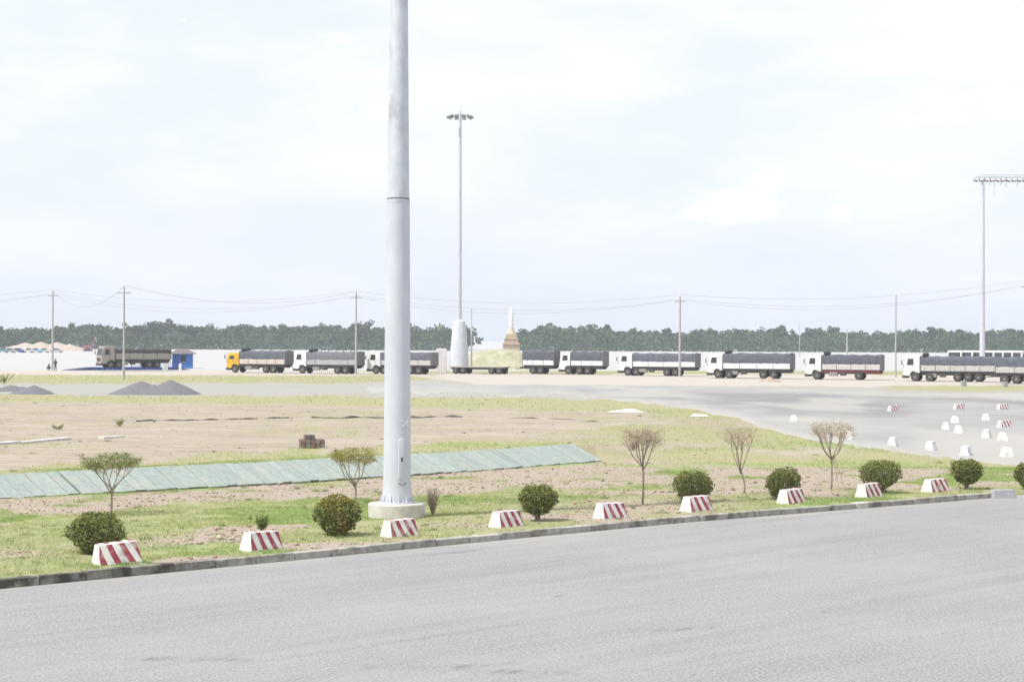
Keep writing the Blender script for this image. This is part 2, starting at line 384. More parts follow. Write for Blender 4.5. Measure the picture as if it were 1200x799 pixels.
def make_ground():
    us = np.concatenate([np.linspace(-0.9, -0.29, 60), np.linspace(-0.285, 0.285, 620), np.linspace(0.29, 0.9, 60)])
    pys = np.concatenate([np.linspace(20, 14, 8), np.geomspace(12, 2.2, 40) * 25, ])
    ds = np.concatenate([np.linspace(18, 35.9, 110), CAMH * FPX / np.linspace(290, 60, 460), CAMH * FPX / np.linspace(59.5, 25, 120), np.geomspace(440, 14000, 60)])
    U, D = np.meshgrid(us, ds)
    X = (U * D).ravel(); Y = D.ravel()
    Z = gz(X, Y)
    m = ground_masks(X, Y, np.zeros_like(X))
    Z = Z + 0.05 * (fbm(X * 2.6, Y * 2.6, 3) - 0.5) * m['pink'] + 0.10 * (fbm(X * 0.9 + 4, Y * 0.5, 3) - 0.5) * m['soil']
    nr, nc = D.shape
    i = np.arange(nr - 1)[:, None] * nc + np.arange(nc - 1)[None]
    F = np.stack([i, i + 1, i + nc + 1, i + nc], -1).reshape(-1, 4)
    g = bpy.data.materials.new('ground'); g.use_nodes = True
    n, l = g.node_tree.nodes, g.node_tree.links
    b = n['Principled BSDF']; b.inputs['Roughness'].default_value = 0.95; b.inputs['Specular IOR Level'].default_value = 0.15
    geo = n.new('ShaderNodeNewGeometry')
    def noise(scale, det=5, ro=0.6, st=None, off=0):
        mpn = n.new('ShaderNodeMapping'); mpn.inputs['Scale'].default_value = st or (1, 1, 1); mpn.inputs['Location'].default_value = (off, off, 0)
        l.new(geo.outputs['Position'], mpn.inputs['Vector'])
        t = n.new('ShaderNodeTexNoise'); t.inputs['Scale'].default_value = scale; t.inputs['Detail'].default_value = det; t.inputs['Roughness'].default_value = ro
        l.new(mpn.outputs['Vector'], t.inputs['Vector']); return t.outputs['Fac']
    def ramp(f, a, bb):
        t = n.new('ShaderNodeMapRange'); t.inputs['From Min'].default_value = a; t.inputs['From Max'].default_value = bb
        l.new(f, t.inputs['Value']); return t.outputs['Result']
    def mix(f, A, Bc):
        t = n.new('ShaderNodeMix'); t.data_type = 'RGBA'
        if isinstance(f, float): t.inputs['Factor'].default_value = f
        else: l.new(f, t.inputs['Factor'])
        for k, c in (('A', A), ('B', Bc)):
            if isinstance(c, tuple): t.inputs[k].default_value = (*c, 1)
            else: l.new(c, t.inputs[k])
        return t.outputs['Result']
    def at(nm):
        t = n.new('ShaderNodeAttribute'); t.attribute_name = nm; return t.outputs['Fac']
    fine = ramp(noise(9.0), 0.3, 0.7); mid = ramp(noise(1.3), 0.35, 0.65); wide = ramp(noise(0.18, off=20), 0.38, 0.62)
    grain = ramp(noise(28.0, 3), 0.3, 0.7)
    stkg = ramp(noise(0.5, 6, 0.65, (0.12, 0.8, 1), 61), 0.50, 0.66)
    dry = mix(fine, (0.25, 0.245, 0.135), (0.335, 0.325, 0.19))
    green = mix(fine, (0.185, 0.252, 0.085), (0.26, 0.325, 0.13))
    gr = mix(at('lush'), dry, green); gr = mix(mid, gr, mix(0.5, gr, (0.31, 0.27, 0.15)))
    tanc = mix(mid, (0.30, 0.255, 0.205), (0.37, 0.32, 0.265)); tanc = mix(fine, tanc, mix(0.5, tanc, (0.25, 0.205, 0.16)))
    tanc = mix(wide, tanc, mix(0.35, tanc, (0.46, 0.40, 0.34)))
    stk = ramp(noise(0.8, 6, 0.65, (0.22, 1.3, 1), 7), 0.48, 0.66); tanc = mix(stk, tanc, mix(0.75, tanc, (0.235, 0.19, 0.15)))
    stk2 = ramp(noise(0.5, 6, 0.65, (0.18, 1.0, 1), 37), 0.50, 0.68); tanc = mix(stk2, tanc, mix(0.6, tanc, (0.27, 0.255, 0.15)))
    pinkc = mix(fine, (0.285, 0.235, 0.19), (0.42, 0.365, 0.31)); pinkc = mix(grain, pinkc, mix(0.5, pinkc, (0.24, 0.175, 0.14)))
    sandc = mix(mid, (0.375, 0.335, 0.295), (0.43, 0.395, 0.355))
    gravc = mix(grain, (0.25, 0.25, 0.245), (0.34, 0.335, 0.325)); gravc = mix(mid, gravc, mix(0.55, gravc, (0.36, 0.34, 0.25))); gravc = mix(stkg, gravc, mix(0.7, gravc, (0.25, 0.25, 0.24)))
    palec = mix(wide, (0.375, 0.37, 0.37), (0.42, 0.415, 0.415))
    c = mix(at('gravel'), gr, gravc); c = mix(at('soil'), c, tanc); c = mix(at('pink'), c, pinkc)
    c = mix(at('sand'), c, sandc); c = mix(at('pale'), c, palec)
    l.new(c, b.inputs['Base Color'])
    bp = n.new('ShaderNodeBump'); bp.inputs['Strength'].default_value = 0.55; bp.inputs['Distance'].default_value = 0.06
    l.new(noise(6.0, 6), bp.inputs['Height']); l.new(bp.outputs['Normal'], b.inputs['Normal'])
    o = arr_mesh('ground', np.stack([X, Y, Z], 1), F, g, {k: m[k] for k in ('pale', 'sand', 'gravel', 'soil', 'pink', 'lush')}, smooth=True)
    tag(o, kind='structure')
    return o
make_ground()

# ------------------------------------------------------------------ road in the foreground
def asphalt(name, c1, c2, ang, dust, stain_attr=True, dust_attr=False):
    g = bpy.data.materials.new(name); g.use_nodes = True
    n, l = g.node_tree.nodes, g.node_tree.links
    b = n['Principled BSDF']; b.inputs['Roughness'].default_value = 0.85; b.inputs['Specular IOR Level'].default_value = 0.25
    geo = n.new('ShaderNodeNewGeometry')
    def noise(scale, det=5, st=(1, 1, 1), rot=0.0):
        r = n.new('ShaderNodeMapping'); r.inputs['Rotation'].default_value = (0, 0, rot)
        mpn = n.new('ShaderNodeMapping'); mpn.inputs['Scale'].default_value = st
        l.new(geo.outputs['Position'], r.inputs['Vector']); l.new(r.outputs['Vector'], mpn.inputs['Vector'])
        t = n.new('ShaderNodeTexNoise'); t.inputs['Scale'].default_value = scale; t.inputs['Detail'].default_value = det; t.inputs['Roughness'].default_value = 0.62
        l.new(mpn.outputs['Vector'], t.inputs['Vector']); return t.outputs['Fac']
    def ramp(f, a, bb):
        t = n.new('ShaderNodeMapRange'); t.inputs['From Min'].default_value = a; t.inputs['From Max'].default_value = bb
        l.new(f, t.inputs['Value']); return t.outputs['Result']
    def mix(f, A, Bc, k=1.0):
        t = n.new('ShaderNodeMix'); t.data_type = 'RGBA'
        mu = n.new('ShaderNodeMath'); mu.operation = 'MULTIPLY'; mu.inputs[1].default_value = k
        l.new(f, mu.inputs[0]); l.new(mu.outputs['Value'], t.inputs['Factor'])
        for kk, c in (('A', A), ('B', Bc)):
            if isinstance(c, tuple): t.inputs[kk].default_value = (*c, 1)
            else: l.new(c, t.inputs[kk])
        return t.outputs['Result']
    grain = ramp(noise(24.0, 3), 0.36, 0.64)
    c = mix(grain, c1, c2)
    streak = ramp(noise(1.0, 7, (0.07, 2.6, 1), -ang), 0.40, 0.64)
    c = mix(streak, c, dust, 0.28)
    dark = ramp(noise(1.0, 6, (0.06, 1.1, 1), -ang - 0.06), 0.50, 0.74)
    c = mix(dark, c, tuple(k * 0.8 for k in c1), 0.30)
    wide = ramp(noise(0.14, 4), 0.4, 0.66); c = mix(wide, c, dust, 0.35)
    chips = ramp(noise(60.0, 2), 0.66, 0.74); c = mix(chips, c, tuple(k * 0.4 for k in c1), 0.5)
    if stain_attr:
        a = n.new('ShaderNodeAttribute'); a.attribute_name = 'stain'
        c = mix(a.outputs['Fac'], c, tuple(k * 0.42 for k in c1), 0.8)
    if dust_attr:
        a2 = n.new('ShaderNodeAttribute'); a2.attribute_name = 'dust'
        c = mix(a2.outputs['Fac'], c, (0.36, 0.345, 0.32), 0.85)
    l.new(c, b.inputs['Base Color'])
    bp = n.new('ShaderNodeBump'); bp.inputs['Strength'].default_value = 0.3; bp.inputs['Distance'].default_value = 0.02
    l.new(noise(40.0, 3), bp.inputs['Height']); l.new(bp.outputs['Normal'], b.inputs['Normal'])
    return g
KANG = math.atan2(KLINE[5, 1] - KLINE[3, 1], KLINE[5, 0] - KLINE[3, 0])
def make_road():
    xs = np.concatenate([np.linspace(-45, -13.2, 60), np.linspace(-13, 17, 500), np.linspace(17.3, 60, 60)]); ts = np.linspace(0, 1, 420)
    ky = np.interp(xs, KLINE[:, 0], KLINE[:, 1])
    X = np.repeat(xs[None], len(ts), 0); Y = ky[None] * (1 - ts[:, None]) + (-60) * ts[:, None] ** 1.6 * 1.0 + ky[None] * 0
    Y = ky[None] + (-60 - ky[None]) * ts[:, None] ** 1.5
    X = X.ravel(); Y = Y.ravel()
    Z = 0.004 + 0 * X
    st = np.zeros_like(X)
    for pts, wdt in (([(140, 769), (200, 771)], 0.10), ([(150, 772), (290, 773)], 0.08), ([(430, 781), (520, 783), (600, 778)], 0.11), ([(520, 785), (680, 789)], 0.09),
                     ([(640, 700), (720, 690)], 0.05), ([(960, 717), (975, 718)], 0.05), ([(20, 640), (60, 650)], 0.05), ([(505, 650), (560, 645)], 0.10), ([(700, 742), (840, 735)], 0.06)):
        w = [P(*p) for p in pts]
        for a, c in zip(w[:-1], w[1:]):
            ab = np.array([c.x - a.x, c.y - a.y]); L2 = ab @ ab
            t = np.clip(((X - a.x) * ab[0] + (Y - a.y) * ab[1]) / L2, 0, 1)
            d = np.hypot(X - a.x - t * ab[0], Y - a.y - t * ab[1])
            st = np.maximum(st, 0.7 * np.exp(-(d / (wdt * 1.3)) ** 2) * np.clip(fbm(X * 3, Y * 3) * 2.4 - 0.75, 0, 1))
    kd_ = -kerb_dist(X, Y)
    dst = np.clip(np.exp(-(kd_ / 0.22)) * (0.2 + 1.2 * fbm(X * 1.5, Y * 1.5, 4)) + np.exp(-(kd_ / 1.1)) * 0.8 * (fbm(X * 0.6 + 9, Y * 0.6, 4) - 0.35), 0, 0.9)
    nc = len(xs); nr = len(ts)
    i = np.arange(nr - 1)[:, None] * nc + np.arange(nc - 1)[None]
    F = np.stack([i + nc, i + nc + 1, i + 1, i], -1).reshape(-1, 4)
    o = arr_mesh('road', np.stack([X, Y, Z], 1), F, asphalt('road_asphalt', (0.150, 0.151, 0.157), (0.325, 0.325, 0.333), KANG, (0.325, 0.318, 0.31), True, True), {'stain': st, 'dust': dst})
    tag(o, kind='structure')
make_road()

# ------------------------------------------------------------------ kerb of separate stones
def kerb_point(s, lens):
    i = 0
    while i < len(lens) - 1 and s > lens[i]: s -= lens[i]; i += 1
    a, b = KERB[i], KERB[i + 1]; d = (b - a).normalized()
    return a + d * s, d
def make_kerb():
    root = bpy.data.objects.new('kerb', None); COL.objects.link(root); tag(root, kind='structure')
    root.location = KERB[0]
    lens = [(KERB[i + 1] - KERB[i]).length for i in range(len(KERB) - 1)]
    mk = mat('kerb_concrete', (0.17, 0.155, 0.13), (0.30, 0.285, 0.25), 5, 0.9, bump=0.5, bscale=18, var=0.16, c3=(0.075, 0.068, 0.055), s3=2.4, f3=(0.48, 0.62))
    mk2 = mat('kerb_clean', (0.27, 0.26, 0.235), (0.40, 0.385, 0.35), 5, 0.9, bump=0.5, bscale=18, var=0.10, c3=(0.17, 0.155, 0.13), s3=2.4, f3=(0.50, 0.66))
    mp_ = mat('kerb_pale', (0.42, 0.40, 0.36), (0.52, 0.50, 0.46), 5, 0.9, bump=0.4, var=0.06)
    variants = []
    for k in range(4):
        m = MB(); L = 0.98
        j = [random.uniform(-0.012, 0.012) for _ in range(6)]
        m.prism([(0, -0.15), (0.20, -0.15), (0.20, 0.165 + j[0]), (0.195, 0.178 + j[0]), (0.025, 0.182 + j[1]), (0.0, 0.165 + j[1])], 0.0, L, None, 0.012)
        variants.append(m.mesh('kerb_stone')); variants[-1].materials.append(mk)
    clean = []
    for v in variants:
        c = v.copy(); c.materials.clear(); c.materials.append(mk2); clean.append(c)
    pale = variants[0].copy(); pale.materials.clear(); pale.materials.append(mp_)
    s = 0.0; tot = sum(lens); i = 0
    while s < tot - 0.5:
        p, d = kerb_point(s, lens)
        px, py = to_px(np.array([p.x]), np.array([p.y]), np.array([0.1]))
        is_pale = (212 < px[0] < 240 or 990 < px[0] < 1010)
        me = pale if is_pale else (variants if px[0] < 214 else clean)[i % 4]
        o = bpy.data.objects.new('kerb_stone', me); COL.objects.link(o)
        # local x = across (towards grass), y = along
        across = Vector((-d.y, d.x, 0))
        Mx = Matrix(((across.x, d.x, 0, p.x), (across.y, d.y, 0, p.y), (0, 0, 1, random.uniform(-0.006, 0.006)), (0, 0, 0, 1)))
        o.parent = root
        step = 0.5 if is_pale else 1.0
        if is_pale: Mx = Mx @ Matrix.Translation((-0.02, 0, 0.012)) @ Matrix.Diagonal((1.1, 0.5, 1.03, 1))
        if px[0] > 214: Mx = Matrix.Translation((0, 0, -0.022)) @ Mx
        o.matrix_local = Matrix.Translation(-root.location) @ Mx @ Matrix.Rotation(random.uniform(-0.008, 0.008), 4, 'Z')
        s += step; i += 1
make_kerb()

# ------------------------------------------------------------------ paved yard on the right
def make_yard():
    lo = [(430, 459), (520, 461), (640, 464), (700, 468), (760, 473), (820, 480), (860, 489), (895, 502), (950, 514), (1000, 521), (1050, 529), (1100, 537), (1150, 542), (1200, 547), (1330, 560), (1600, 580)]
    hi = [(430, 453), (520, 451), (640, 451), (800, 453), (900, 455), (1000, 457), (1060, 459.5), (1200, 461), (1330, 462), (1600, 464)]
    xs = np.linspace(430, 1600, 700); ts = np.linspace(0, 1, 40)
    ylo = np.interp(xs, *zip(*lo)); yhi = np.interp(xs, *zip(*hi))
    ylo = ylo + (fbm(xs * 0.03, xs * 0 + 2, 4) - 0.5) * 10 + (fbm(xs * 0.15, xs * 0 + 7, 3) - 0.5) * 3
    yhi = yhi + (fbm(xs * 0.03, xs * 0 + 22, 4) - 0.5) * 3
    V = []
    for t in ts:
        for i, x in enumerate(xs):
            p = P(x, yhi[i] + (ylo[i] - yhi[i]) * t)
            V.append((p.x, p.y, t))
    nc = len(xs); nr = len(ts)
    i = np.arange(nr - 1)[:, None] * nc + np.arange(nc - 1)[None]
    F = np.stack([i + nc, i + nc + 1, i + 1, i], -1).reshape(-1, 4)
    V = np.array(V); tt = V[:, 2].copy(); V[:, 2] = gz(V[:, 0], V[:, 1]) + 0.03 - 0.08 * (tt > 0.995)
    _, vpy = to_px(V[:, 0], V[:, 1], V[:, 2]); nn = fbm(V[:, 0] * 0.25, V[:, 1] * 0.12, 5)
    elo = np.tile(ylo, len(ts)) - vpy
    dust = np.clip((1 - sstep(1, 13, elo)) * (0.45 + nn), 0, 1)
    vpx, _ = to_px(V[:, 0], V[:, 1], V[:, 2])
    dust = np.maximum(dust, np.exp(-((vpx - 950) / 60) ** 2 - ((vpy - 493) / 9) ** 2) * nn * 1.4)
    dust = np.maximum(dust, sstep(0.52, 0.68, fbm(V[:, 0] * 0.09 + 9, V[:, 1] * 0.035, 5)) * 0.9)
    st = sstep(0.56, 0.72, fbm(V[:, 0] * 0.06 + 50, V[:, 1] * 0.03, 4)) * 0.5
    o = arr_mesh('paved_yard', V, F, asphalt('yard_asphalt', (0.21, 0.21, 0.217), (0.29, 0.29, 0.295), -0.35, (0.40, 0.385, 0.355), True, True), {'stain': st, 'dust': dust})
    tag(o, kind='structure')
make_yard()

# ------------------------------------------------------------------ low dike with green lining panels
def make_lining():
    root = thing('dike_lining', 'pale green panel lining on the sloping face of the low dike', 'slope lining', tuple(DB[1]))
    mm = mat('lining_panel', (0.24, 0.285, 0.262), (0.31, 0.35, 0.325), 6, 0.75, bump=0.35, bscale=3, var=0.06, c3=(0.33, 0.335, 0.30), s3=1.9, f3=(0.52, 0.72))
    L = 0.36; total = 0
    segs = [(DK[i], DK[i + 1]) for i in range(len(DK) - 1)]
    sl = math.hypot(DR, DH)
    vs = []
    for k in range(3):
        m = MB(); j = lambda: random.uniform(-0.012, 0.012)
        m.box(0.0, L - 0.004, j() * 3, sl + 0.05 + j() * 2, -0.02, 0.03 + j() * 0.6)
        vs.append(m.mesh('panel', 0)); vs[-1].materials.append(mm)
    up = Vector((DN[0] * DR, DN[1] * DR, DH)).normalized()
    n = 0
    for a, b in segs:
        d = b - a; ln = np.linalg.norm(d); d = d / ln; t = 0.0
        if a is segs[0][0]: t = ln - 12
        while t < ln - 0.1:
            p = a + d * t
            ax = Vector((d[0], d[1], 0)); nz_ = ax.cross(up).normalized(); upp = nz_.cross(ax).normalized()
            o = bpy.data.objects.new('panel', vs[n % 3]); COL.objects.link(o); o.parent = root
            gap = 0.07 if n % 17 == 5 else random.uniform(0, 0.012)
            Mx = Matrix(((ax.x, upp.x, nz_.x, p[0]), (ax.y, upp.y, nz_.y, p[1]), (ax.z, upp.z, nz_.z, 0.01 + random.uniform(-0.008, 0.012)), (0, 0, 0, 1)))
            Mx = Mx @ Matrix.Rotation(random.uniform(-0.018, 0.018), 4, 'Y') @ Matrix.Rotation(random.uniform(-0.01, 0.01), 4, 'Z')
            o.matrix_local = Matrix.Translation(-root.location) @ Mx
            t += L + gap; n += 1
make_lining()

# ------------------------------------------------------------------ placing on the ground
def G(px, py, dz=0.0):
    z = 0.0
    for _ in range(4):
        p = P(px, py, z); z = float(gz(np.array([p.x]), np.array([p.y]))[0])
    p.z = z + dz
    return p
def Gxy(x, y): return float(gz(np.array([x]), np.array([y]))[0])
def copy_tree(o, parent=None):
    c = o.copy(); COL.objects.link(c); c.parent = parent
    for ch in [q for q in bpy.data.objects if q.parent == o and q is not c]: copy_tree(ch, c)
    return c

# ------------------------------------------------------------------ striped concrete barriers
M_white = mat('barrier_white', (0.62, 0.61, 0.59), (0.74, 0.73, 0.71), 4, 0.75, bump=0.15, c3=(0.38, 0.35, 0.31), s3=3.4, f3=(0.54, 0.74), rnd=True)
M_red = mat('barrier_red', (0.28, 0.042, 0.068), (0.35, 0.07, 0.092), 6, 0.7, bump=0.15, c3=(0.45, 0.33, 0.32), s3=6.0, f3=(0.53, 0.70), rnd=True)
BL, BW, BH = 0.81, 0.41, 0.39
def barrier_meshes(stripes):
    m = MB()
    hw, tw = BW / 2, 0.115; e = 0.02; hl = BL / 2; tl = hl - 0.05
    for z, sx, sy in ((-0.05, 1, 1), (0.03, 1, 1), (BH - 0.02, None, None), (BH, 'in', None)):
        pass
    pr = [(-hl, -hw, -0.06), (hl, -hw, -0.06), (hl, hw, -0.06), (-hl, hw, -0.06),
          (-hl, -hw, 0.02), (hl, -hw, 0.02), (hl, hw, 0.02), (-hl, hw, 0.02),
          (-tl, -tw, BH - 0.015), (tl, -tw, BH - 0.015), (tl, tw, BH - 0.015), (-tl, tw, BH - 0.015),
          (-tl + 0.02, -tw + 0.02, BH), (tl - 0.02, -tw + 0.02, BH), (tl - 0.02, tw - 0.02, BH), (-tl + 0.02, tw - 0.02, BH)]
    fs = [(3, 2, 1, 0), (12, 13, 14, 15)]
    for r in range(3):
        for k in range(4):
            a, b = r * 4 + k, r * 4 + (k + 1) % 4; fs.append((a, b, b + 4, a + 4))
    m.add(pr, fs)
    body = m.mesh('concrete_body', 0); body.materials.append(M_white)
    st = None
    if stripes:
        # slanted red bands laid 3 mm proud on both long faces and across the top
        def face_pt(s, u, v):
            """s = side, u along 0..1, v up 0..1"""
            z = 0.02 + (BH - 0.035) * v; hy = hw + (tw - hw) * v; l_ = hl + (tl - hl) * v
            ny = 0.004
            return (-l_ + 2 * l_ * u, s * (hy + ny), z + 0.001)
        m2 = MB()
        for s in (-1, 1):
            for (u0, u1) in stripes:
                lean = 0.20
                q = []
                for v in (0.0, 0.5, 1.0):
                    a = max(0.004, min(0.996, u0 + lean * (1 - v))); b = max(0.004, min(0.996, u1 + lean * (1 - v)))
                    q += [face_pt(s, a, v), face_pt(s, b, v)]
                fz = [(0, 1, 3, 2), (2, 3, 5, 4)]
                if s > 0: fz = [f[::-1] for f in fz]
                m2.add(q, fz)
        for (u0, u1) in stripes:
            x0, x1 = -tl + 2 * tl * max(u0, 0.03), -tl + 2 * tl * min(u1, 0.97)
            m2.add([(x0, -tw + 0.02, BH + 0.003), (x1, -tw + 0.02, BH + 0.003), (x1, tw - 0.02, BH + 0.003), (x0, tw - 0.02, BH + 0.003)], [(0, 1, 2, 3)])
        st = m2.mesh('red_stripes', 0); st.materials.append(M_red)
    return body, st
BODY, STRIPE = barrier_meshes([(-0.16, 0.0), (0.18, 0.33), (0.51, 0.66), (0.83, 0.98)])
BODY2, _ = barrier_meshes(None)
M_grey = mat('bare_concrete', (0.30, 0.30, 0.32), (0.38, 0.38, 0.40), 4, 0.85, bump=0.2, c3=(0.24, 0.23, 0.23), s3=2.5, f3=(0.55, 0.75))
def barrier(px, py, rz, label, group, striped=True, scale=1.0, grey=False):
    p = G(px, py)
    r = thing('barrier', label, 'barrier', p, rz, group)
    r.scale = (scale,) * 3
    o = link('concrete_body', BODY if striped else BODY2, None, r)
    if grey:
        me = BODY2.copy(); me.materials.clear(); me.materials.append(M_grey); o.data = me
    if striped: link('red_stripes', STRIPE, None, r)
    return r
GB = 'striped barriers along the kerb'
row = [(137, 660, 'red and white striped barrier in front of the large round bush, nearest the left edge'),
       (306, 644, 'red and white striped barrier in front of the small green weed'),
       (468, 628, 'red and white striped barrier right in front of the tall mast plinth'),
       (593, 617, 'red and white striped barrier left of the bush with a bare trunk'),
       (715, 607, 'red and white striped barrier standing alone before the bare pinkish sapling'),
       (816, 598.5, 'red and white striped barrier in front of a wide flat topped dark bush'),
       (927, 589.5, 'red and white striped barrier before the small lopsided bush'),
       (1018, 582, 'red and white striped barrier beside the largest bush on the right'),
       (1096, 576, 'red and white striped barrier last along the kerb before the grey block')]
for i, (x, y, lb) in enumerate(row):
    bb = barrier(x, y, KANG + random.uniform(-0.07, 0.07) + (-0.03 if i else -0.30), lb, GB, True, (1.0 if i else 1.1) + random.uniform(-0.02, 0.02))
    bb.rotation_euler.y = -0.07 if i == 0 else random.uniform(-0.03, 0.02)
r = barrier(1175, 578, KANG - 0.5, 'plain grey concrete block at the right end of the kerb', None, False, 1.0, True)
r.scale = (0.95, 0.9, 0.9)
GY = 'barriers on the paved yard'
far = [(1047, 482, 0.55, 1, 'faded striped barrier alone at the back of the yard'),
       (1124, 480, 0.45, 1, 'striped barrier at the back of the yard, left of two'),
       (1175, 480, 0.45, 1, 'striped barrier at the back of the yard, by the right edge'),
       (1177, 501, 0.5, 1, 'striped barrier in the middle of the yard beside white ones'),
       (930, 495, 1.5, 0, 'white barrier far left on the yard, behind the bare saplings'),
       (1119, 496, 1.5, 0, 'small white barrier at the tip of the cluster of three'),
       (1108, 504, 1.4, 0, 'white barrier left in the cluster of three'),
       (1123, 508, 1.45, 0, 'white barrier front right in the cluster of three'),
       (1155, 493, 1.45, 0, 'white barrier standing alone between the cluster and the right edge'),
       (1156, 513, 1.2, 0, 'wide white barrier left of a pair in the yard'),
       (1175, 517, 1.5, 0, 'white barrier in front of the striped one in the middle of the yard'),
       (994, 515, 1.4, 0, 'white barrier half hidden behind a sapling crown'),
       (1046, 523, 1.25, 0, 'white barrier in the front row of the yard, left end'),
       (1091, 528, 1.15, 0, 'white barrier in the front row of the yard, second from left'),
       (1132, 534, 1.15, 0, 'white barrier in the front row of the yard, above the rightmost round bush'),
       (1180, 536, 1.6, 0, 'small white barrier in the front row of the yard, by the right edge')]
for (x, y, rz, s, lb) in far:
    b = barrier(x, y, rz, lb, GY, bool(s), 0.93); b.location.z += 0.035

# ------------------------------------------------------------------ foliage
LEAF = mat('bush_leaf', (0.115, 0.142, 0.045), (0.20, 0.228, 0.075), 5, 0.6, attr='tint', transl=0.18)
LEAFY = mat('sapling_leaf', (0.17, 0.18, 0.05), (0.25, 0.24, 0.075), 6, 0.6, attr='tint', transl=0.25)
BARK = mat('bark', (0.21, 0.165, 0.14), (0.33, 0.275, 0.24), 14, 0.9, bump=0.4)
TWIG = mat('dry_twig', (0.37, 0.30, 0.235), (0.47, 0.39, 0.315), 9, 0.9)
def leaf_cloud(c, axis_u, size, tint, asp=0.55):
    """one folded-free quad per leaf, centres c, random orientation"""
    n = len(c)
    a = RNG.normal(size=(n, 3)) + axis_u * 0.8; a /= np.linalg.norm(a, axis=1)[:, None]
    t = RNG.normal(size=(n, 3)); b = np.cross(a, t); b /= np.linalg.norm(b, axis=1)[:, None]
    s = size * RNG.uniform(0.7, 1.35, n)[:, None]
    V = np.stack([c - a * s, c + b * s * asp, c + a * s, c - b * s * asp], 1).reshape(-1, 3)
    F = np.arange(4 * n).reshape(-1, 4)
    T = np.repeat(tint, 4, axis=0)
    return V, F, T
def bush(px, py, wpx, hpx, label, seed, stem=0.0, lop=0.0, brown=0.0, nleaf=6500):
    base = G(px, py); sc = FPX / base.y
    rx = wpx / 2 / sc; H = hpx / sc; st = H * stem
    rz_ = (H - st) / 2; ry = rx * 0.92
    root = thing('bush', label, 'bush', base, 0, 'clipped bushes along the kerb')
    rg = np.random.default_rng(seed)
    d = rg.normal(size=(nleaf, 3)); d /= np.linalg.norm(d, axis=1)[:, None]
    lump = 1 + 0.20 * (fbm(d[:, 0] * 2.4 + seed, d[:, 2] * 2.4 + d[:, 1] * 1.7 + 5, 3) - 0.5) * 2
    rr = (1 - rg.random(nleaf) ** 1.6 * 0.55) * lump
    # clumps leave gaps between them
    k = fbm(d[:, 0] * 5 + seed * 3, d[:, 2] * 5 + d[:, 1] * 4, 2)
    rr = np.where(k < 0.42, rr * 0.88, rr); rr = np.where((k > 0.62) & (rg.random(nleaf) < 0.15), rr * 1.08, rr)
    c = d * rr[:, None]
    sq = np.sign(c) * np.abs(c) ** 0.92
    c = np.stack([sq[:, 0] * rx * (1 - 0.12 * (c[:, 2] < -0.3)), c[:, 1] * ry, sq[:, 2] * rz_], 1)
    c[:, 0] += lop * (c[:, 2] + rz_)
    c[:, 2] += rz_ + st
    g = rg.random(nleaf)
    tint = np.stack([0.75 + 0.6 * g, 0.75 + 0.5 * g, 0.7 + 0.5 * g], 1)
    new = (c[:, 2] > st + rz_ * 1.35) & (rg.random(nleaf) < 0.5)
    tint[new] *= np.array([1.35, 1.3, 0.95])
    if brown:
        bm = (fbm(c[:, 0] * 2.2 + seed, c[:, 2] * 2.2, 3) > 0.62 - brown * 0.25) & (rg.random(nleaf) < 0.75)
        tint[bm] *= np.array([1.25, 0.95, 0.8])
    V, F, T = leaf_cloud(c, d * 0.6, 0.026, tint)
    arr_mesh('foliage', V, F, LEAF, {'tint': T}, root)
    m = MB()
    for k in range(9):
        a = k * 0.7 + rg.random(); rad = rg.uniform(0.25, 0.75)
        e = (math.cos(a) * rx * rad + lop * rz_, math.sin(a) * ry * rad, st + rz_ * rg.uniform(0.9, 1.6))
        m.tube([(rg.uniform(-0.04, 0.04), rg.uniform(-0.04, 0.04), -0.05), (e[0] * 0.25, e[1] * 0.25, max(st * 0.9, H * 0.15)), e], [0.03, 0.022, 0.006], 5)
    m.build('stem', BARK, root)
bush(112, 648, 68, 49, 'big round dark green bush behind the leftmost striped barrier', 3, nleaf=9000)
bush(395, 627, 58, 47, 'round bush with browned leaves just left of the mast', 11, brown=0.5, nleaf=8000)
bush(630, 610, 46, 43, 'bushy green shrub on a short bare trunk right of the mast', 23, stem=0.16, nleaf=6500)
bush(813, 587, 50, 36, 'wide dark green bush right behind a striped barrier, mid kerb', 31, nleaf=6500)
bush(916, 585, 42, 37, 'small lopsided light green bush with a shoot to the right', 47, stem=0.05, lop=0.10)
bush(1032, 577, 50, 40, 'largest dark bush on the right half, narrowing to its foot', 53, stem=0.12, nleaf=6500)
bush(1132, 573, 38, 36, 'uneven bush in front of the yard, left of the grey block', 61, stem=0.16, lop=0.05)
bush(1201, 573, 26, 32, 'bush cut off by the right edge of the picture', 71, stem=0.1, nleaf=4000)

